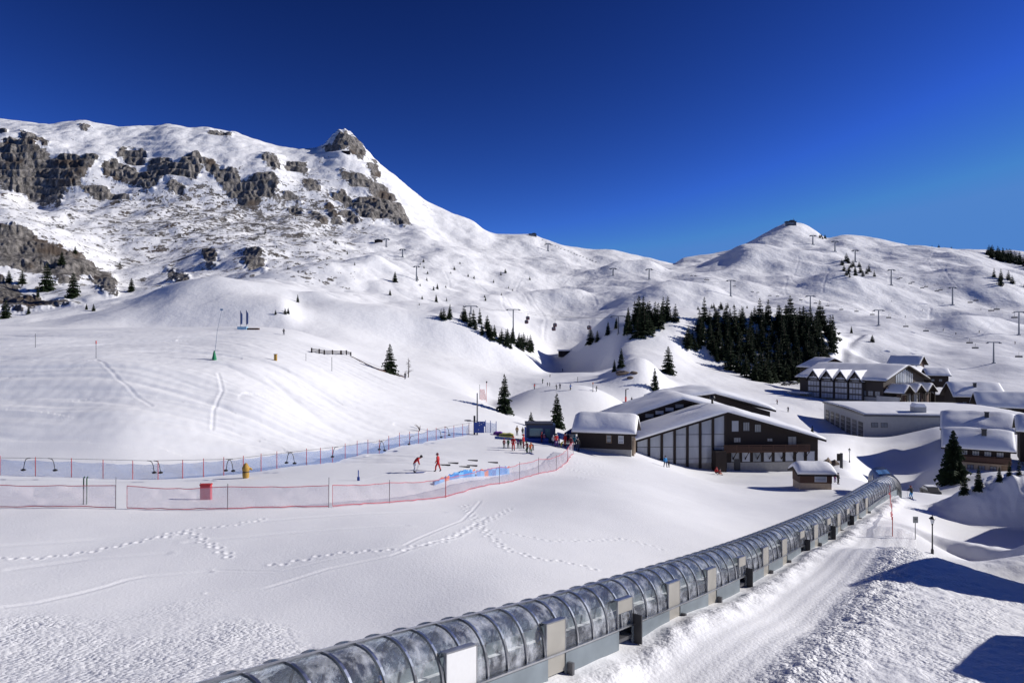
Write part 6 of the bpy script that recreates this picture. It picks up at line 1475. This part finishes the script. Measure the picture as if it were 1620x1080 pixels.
PEO = [(797.5, 709, 15, "maroon", "black", "stand", "red", "child with a reddish top at the left end of the standing line"), (804, 709, 15, "green", "black", "stand", "black", "dark green clothed child second from the left in the line"),
 (812, 713, 23, "red", "red", "stand", "red", "instructor all in red standing in front of the line of children"), (819.5, 709, 15, "purple", "black", "stand", "black", "child in a purple top just right of the red instructor"),
 (823.7, 709, 14, "black", "black", "stand", "navy", "dark clothed child in the line, second right of the red instructor"), (828, 709.5, 22, "red", "maroon", "stand", "red", "tall person in red at the right end of the children's line"),
 (834.6, 717, 19, "maroon", "green", "ski", "green", "child in green trousers nearest the pink fence in the crowd"), (839, 717, 17, "orange", "green", "ski", "orange", "child with an orange bib nearest the pink fence in the crowd"),
 (843.5, 712.5, 11, "navy", "black", "bend", "black", "small crouching child right of the orange bib"), (818, 689, 15, "ochre", "black", "stand", "black", "person in an ochre jacket standing on the mats behind the children"),
 (827, 689, 13, "black", "black", "stand", "black", "black clothed person behind the tall red one"), (833, 696, 21, "black", "navy", "stand", "black", "tall dark person beside the blue post of the tow cabin"),
 (857, 700, 16, "red", "maroon", "stand", "red", "child in red left of the group in front of the tow cabin"), (861, 700, 14, "pink", "black", "stand", "white", "child in pink in front of the tow cabin"),
 (866, 700, 20, "maroon", "ochre", "stand", "black", "person in maroon and tan in front of the cabin door"), (870, 699, 21, "maroon", "black", "stand", "maroon", "maroon and black clothed person just right of the cabin door"),
 (875.5, 705, 16, "white", "navy", "stand", "white", "child in a white jacket between the cabin and the red instructor"), (880, 707, 21, "red", "purple", "stand", "black", "person in a red jacket and purple trousers in the right crowd"),
 (884, 703, 15, "blue", "black", "stand", "blue", "child in blue behind the yellow one"), (887.5, 707.5, 10, "yellow", "yellow", "bend", "yellow", "small child in yellow crouching beside the red instructor"),
 (894, 706.5, 25, "red", "red", "stand", "red", "instructor all in red at the middle of the right hand crowd"), (898.5, 703, 18, "navy", "maroon", "stand", "navy", "dark clothed person right behind the right hand red instructor"),
 (903, 710, 20, "maroon", "red", "stand", "black", "person in a dark jacket and red trousers by the end of the pink fence"), (908.5, 708, 19, "teal", "navy", "stand", "teal", "person in teal at the end of the pink fence"),
 (914, 713.5, 27, "black", "navy", "stand", "black", "tall dark clothed adult right at the end of the pink fence"), (920.7, 706.5, 19, "blue", "black", "stand", "blue", "person in bright blue in front of the lift hut"),
 (928, 704, 16, "white", "black", "stand", "black", "person in a white jacket under the lift hut's eave"), (924.5, 705, 17, "navy", "black", "stand", "black", "dark clothed person between blue and white jackets by the hut")]
for i, (x, y, h, j, tr, po, he, lb) in enumerate(PEO):
    person(x, y, h, j, tr, po, he, [0.4, -0.5, 2.9, 0.2, -0.2, 1.2, -0.9][i % 7], lb, skis=(h > 18 and i % 3 == 0) or po == 'ski')
person(1052.5, 739, 18, "sky", "navy", "walk", "black", 0.3, "adult in a sky blue jacket walking on the snow before the lodge", d0=60)
person(1058, 739.5, 11.5, "black", "black", "stand", "black", -0.2, "small child in black beside the sky blue adult")
person(1133, 750, 11, "red", "black", "sit", "red", 0.2, "child in red sitting on the snow edge before the lodge")
person(1138, 751, 10, "maroon", "orange", "sit", "black", 0.4, "child in maroon and orange sitting right of the red child")
person(1442, 789, 21, "black", "sky", "ski", "maroon", PI_, "skier in a dark jacket and sky blue trousers on the piste by the tunnel mouth", True)
person(1326, 766, 18, "black", "black", "stand", "navy", 0.5, "dark clothed person standing right of the kiosk"); person(1321, 763, 17, "pink", "purple", "stand", "pink", 0.1, "person in pink at the kiosk's right corner")
person(449, 530, 10, "black", "navy", "ski", "black", 0.3, "lone dark skier crossing the top of the left slope", d0=120)
person(641, 600, 11, "black", "navy", "stand", "black", 0.3, "dark figure on the brow beside the bare larch", d0=120, d1=200)
person(999, 638, 12, "black", "green", "ski", "black", 0.3, "dark skier right of the red hydrant beyond the lift hut", d0=150)
for i, (x, y, h, j) in enumerate(((845, 616, 9, "red"), (858, 607, 8, "green"), (866, 611, 6, "black"), (870, 611, 6, "navy"), (881, 617, 9, "black"), (886, 616, 9, "navy"), (902, 618, 10, "blue"), (943, 620, 9, "black"), (870, 597, 5, "black"), (890, 588, 5, "black"))):
    person(x, y, h, j, "black", "ski", "black", 1.0+i, ["skier in red leftmost on the piste beyond the mound", "green clothed skier beyond the mound", "left of two tiny skiers beyond the mound", "right of two tiny skiers beyond the mound", "left skier of a dark pair behind the mound's top", "right skier of a dark pair behind the mound's top", "skier in blue behind the mound's top", "dark skier right of the orange piste pole", "tiny dark skier entering from the gully", "farthest tiny skier near the gully mouth"][i], d0=150, d1=430)
for i, (x, y) in enumerate(((1432, 503), (1459, 492), (1492, 524), (1549, 527), (1606, 545), (1411, 478), (1552, 491), (1230, 640), (1247, 652), (1512, 530))):
    person(x, y, 5 if i not in (7, 8) else 9, ["black", "maroon", "navy"][i % 3], "black", "ski", "black", i*0.7, ["tiny skier below the upper chairlift, left", "tiny skier under the nearest chairs, middle slope", "tiny skier on the groomed slope above the chalets", "tiny skier between the two chairlifts, far right", "tiny skier near the right edge above the chalets", "tiny skier on the slope right of the fir patch", "tiny skier under the upper line near the right edge", "dark walker left on the shaded road beyond the lodge", "dark walker right on the shaded road beyond the lodge", "tiny skier beside the big right hand pylon"][i], d0=180, d1=1000)
pole(938, 620, 15, mat("orange_paint", (0.6, 0.15, 0.03), 0.6), "orange piste pole on the piste beyond the mound", 150); pole(914, 605, 9, None, "thin grey pole near the skiers beyond the mound", 150)
# people riding inside the tunnel
for s_px, j, lb in ((648, "navy", "rider in navy seen through the tunnel cover near the bottom edge"), (893, "blue", "rider in blue seen through the tunnel cover by a door")):
    s = s_of_px(s_px); p, tt, nn = tframe(s); person(0, 0, 0, j, "black", "ski", "blue", math.atan2(tt.y, tt.x)+PI_/2+PI_*0, lb, loc=p+nn*0.07+Vector((0, 0, 0.22)))
    COL.objects
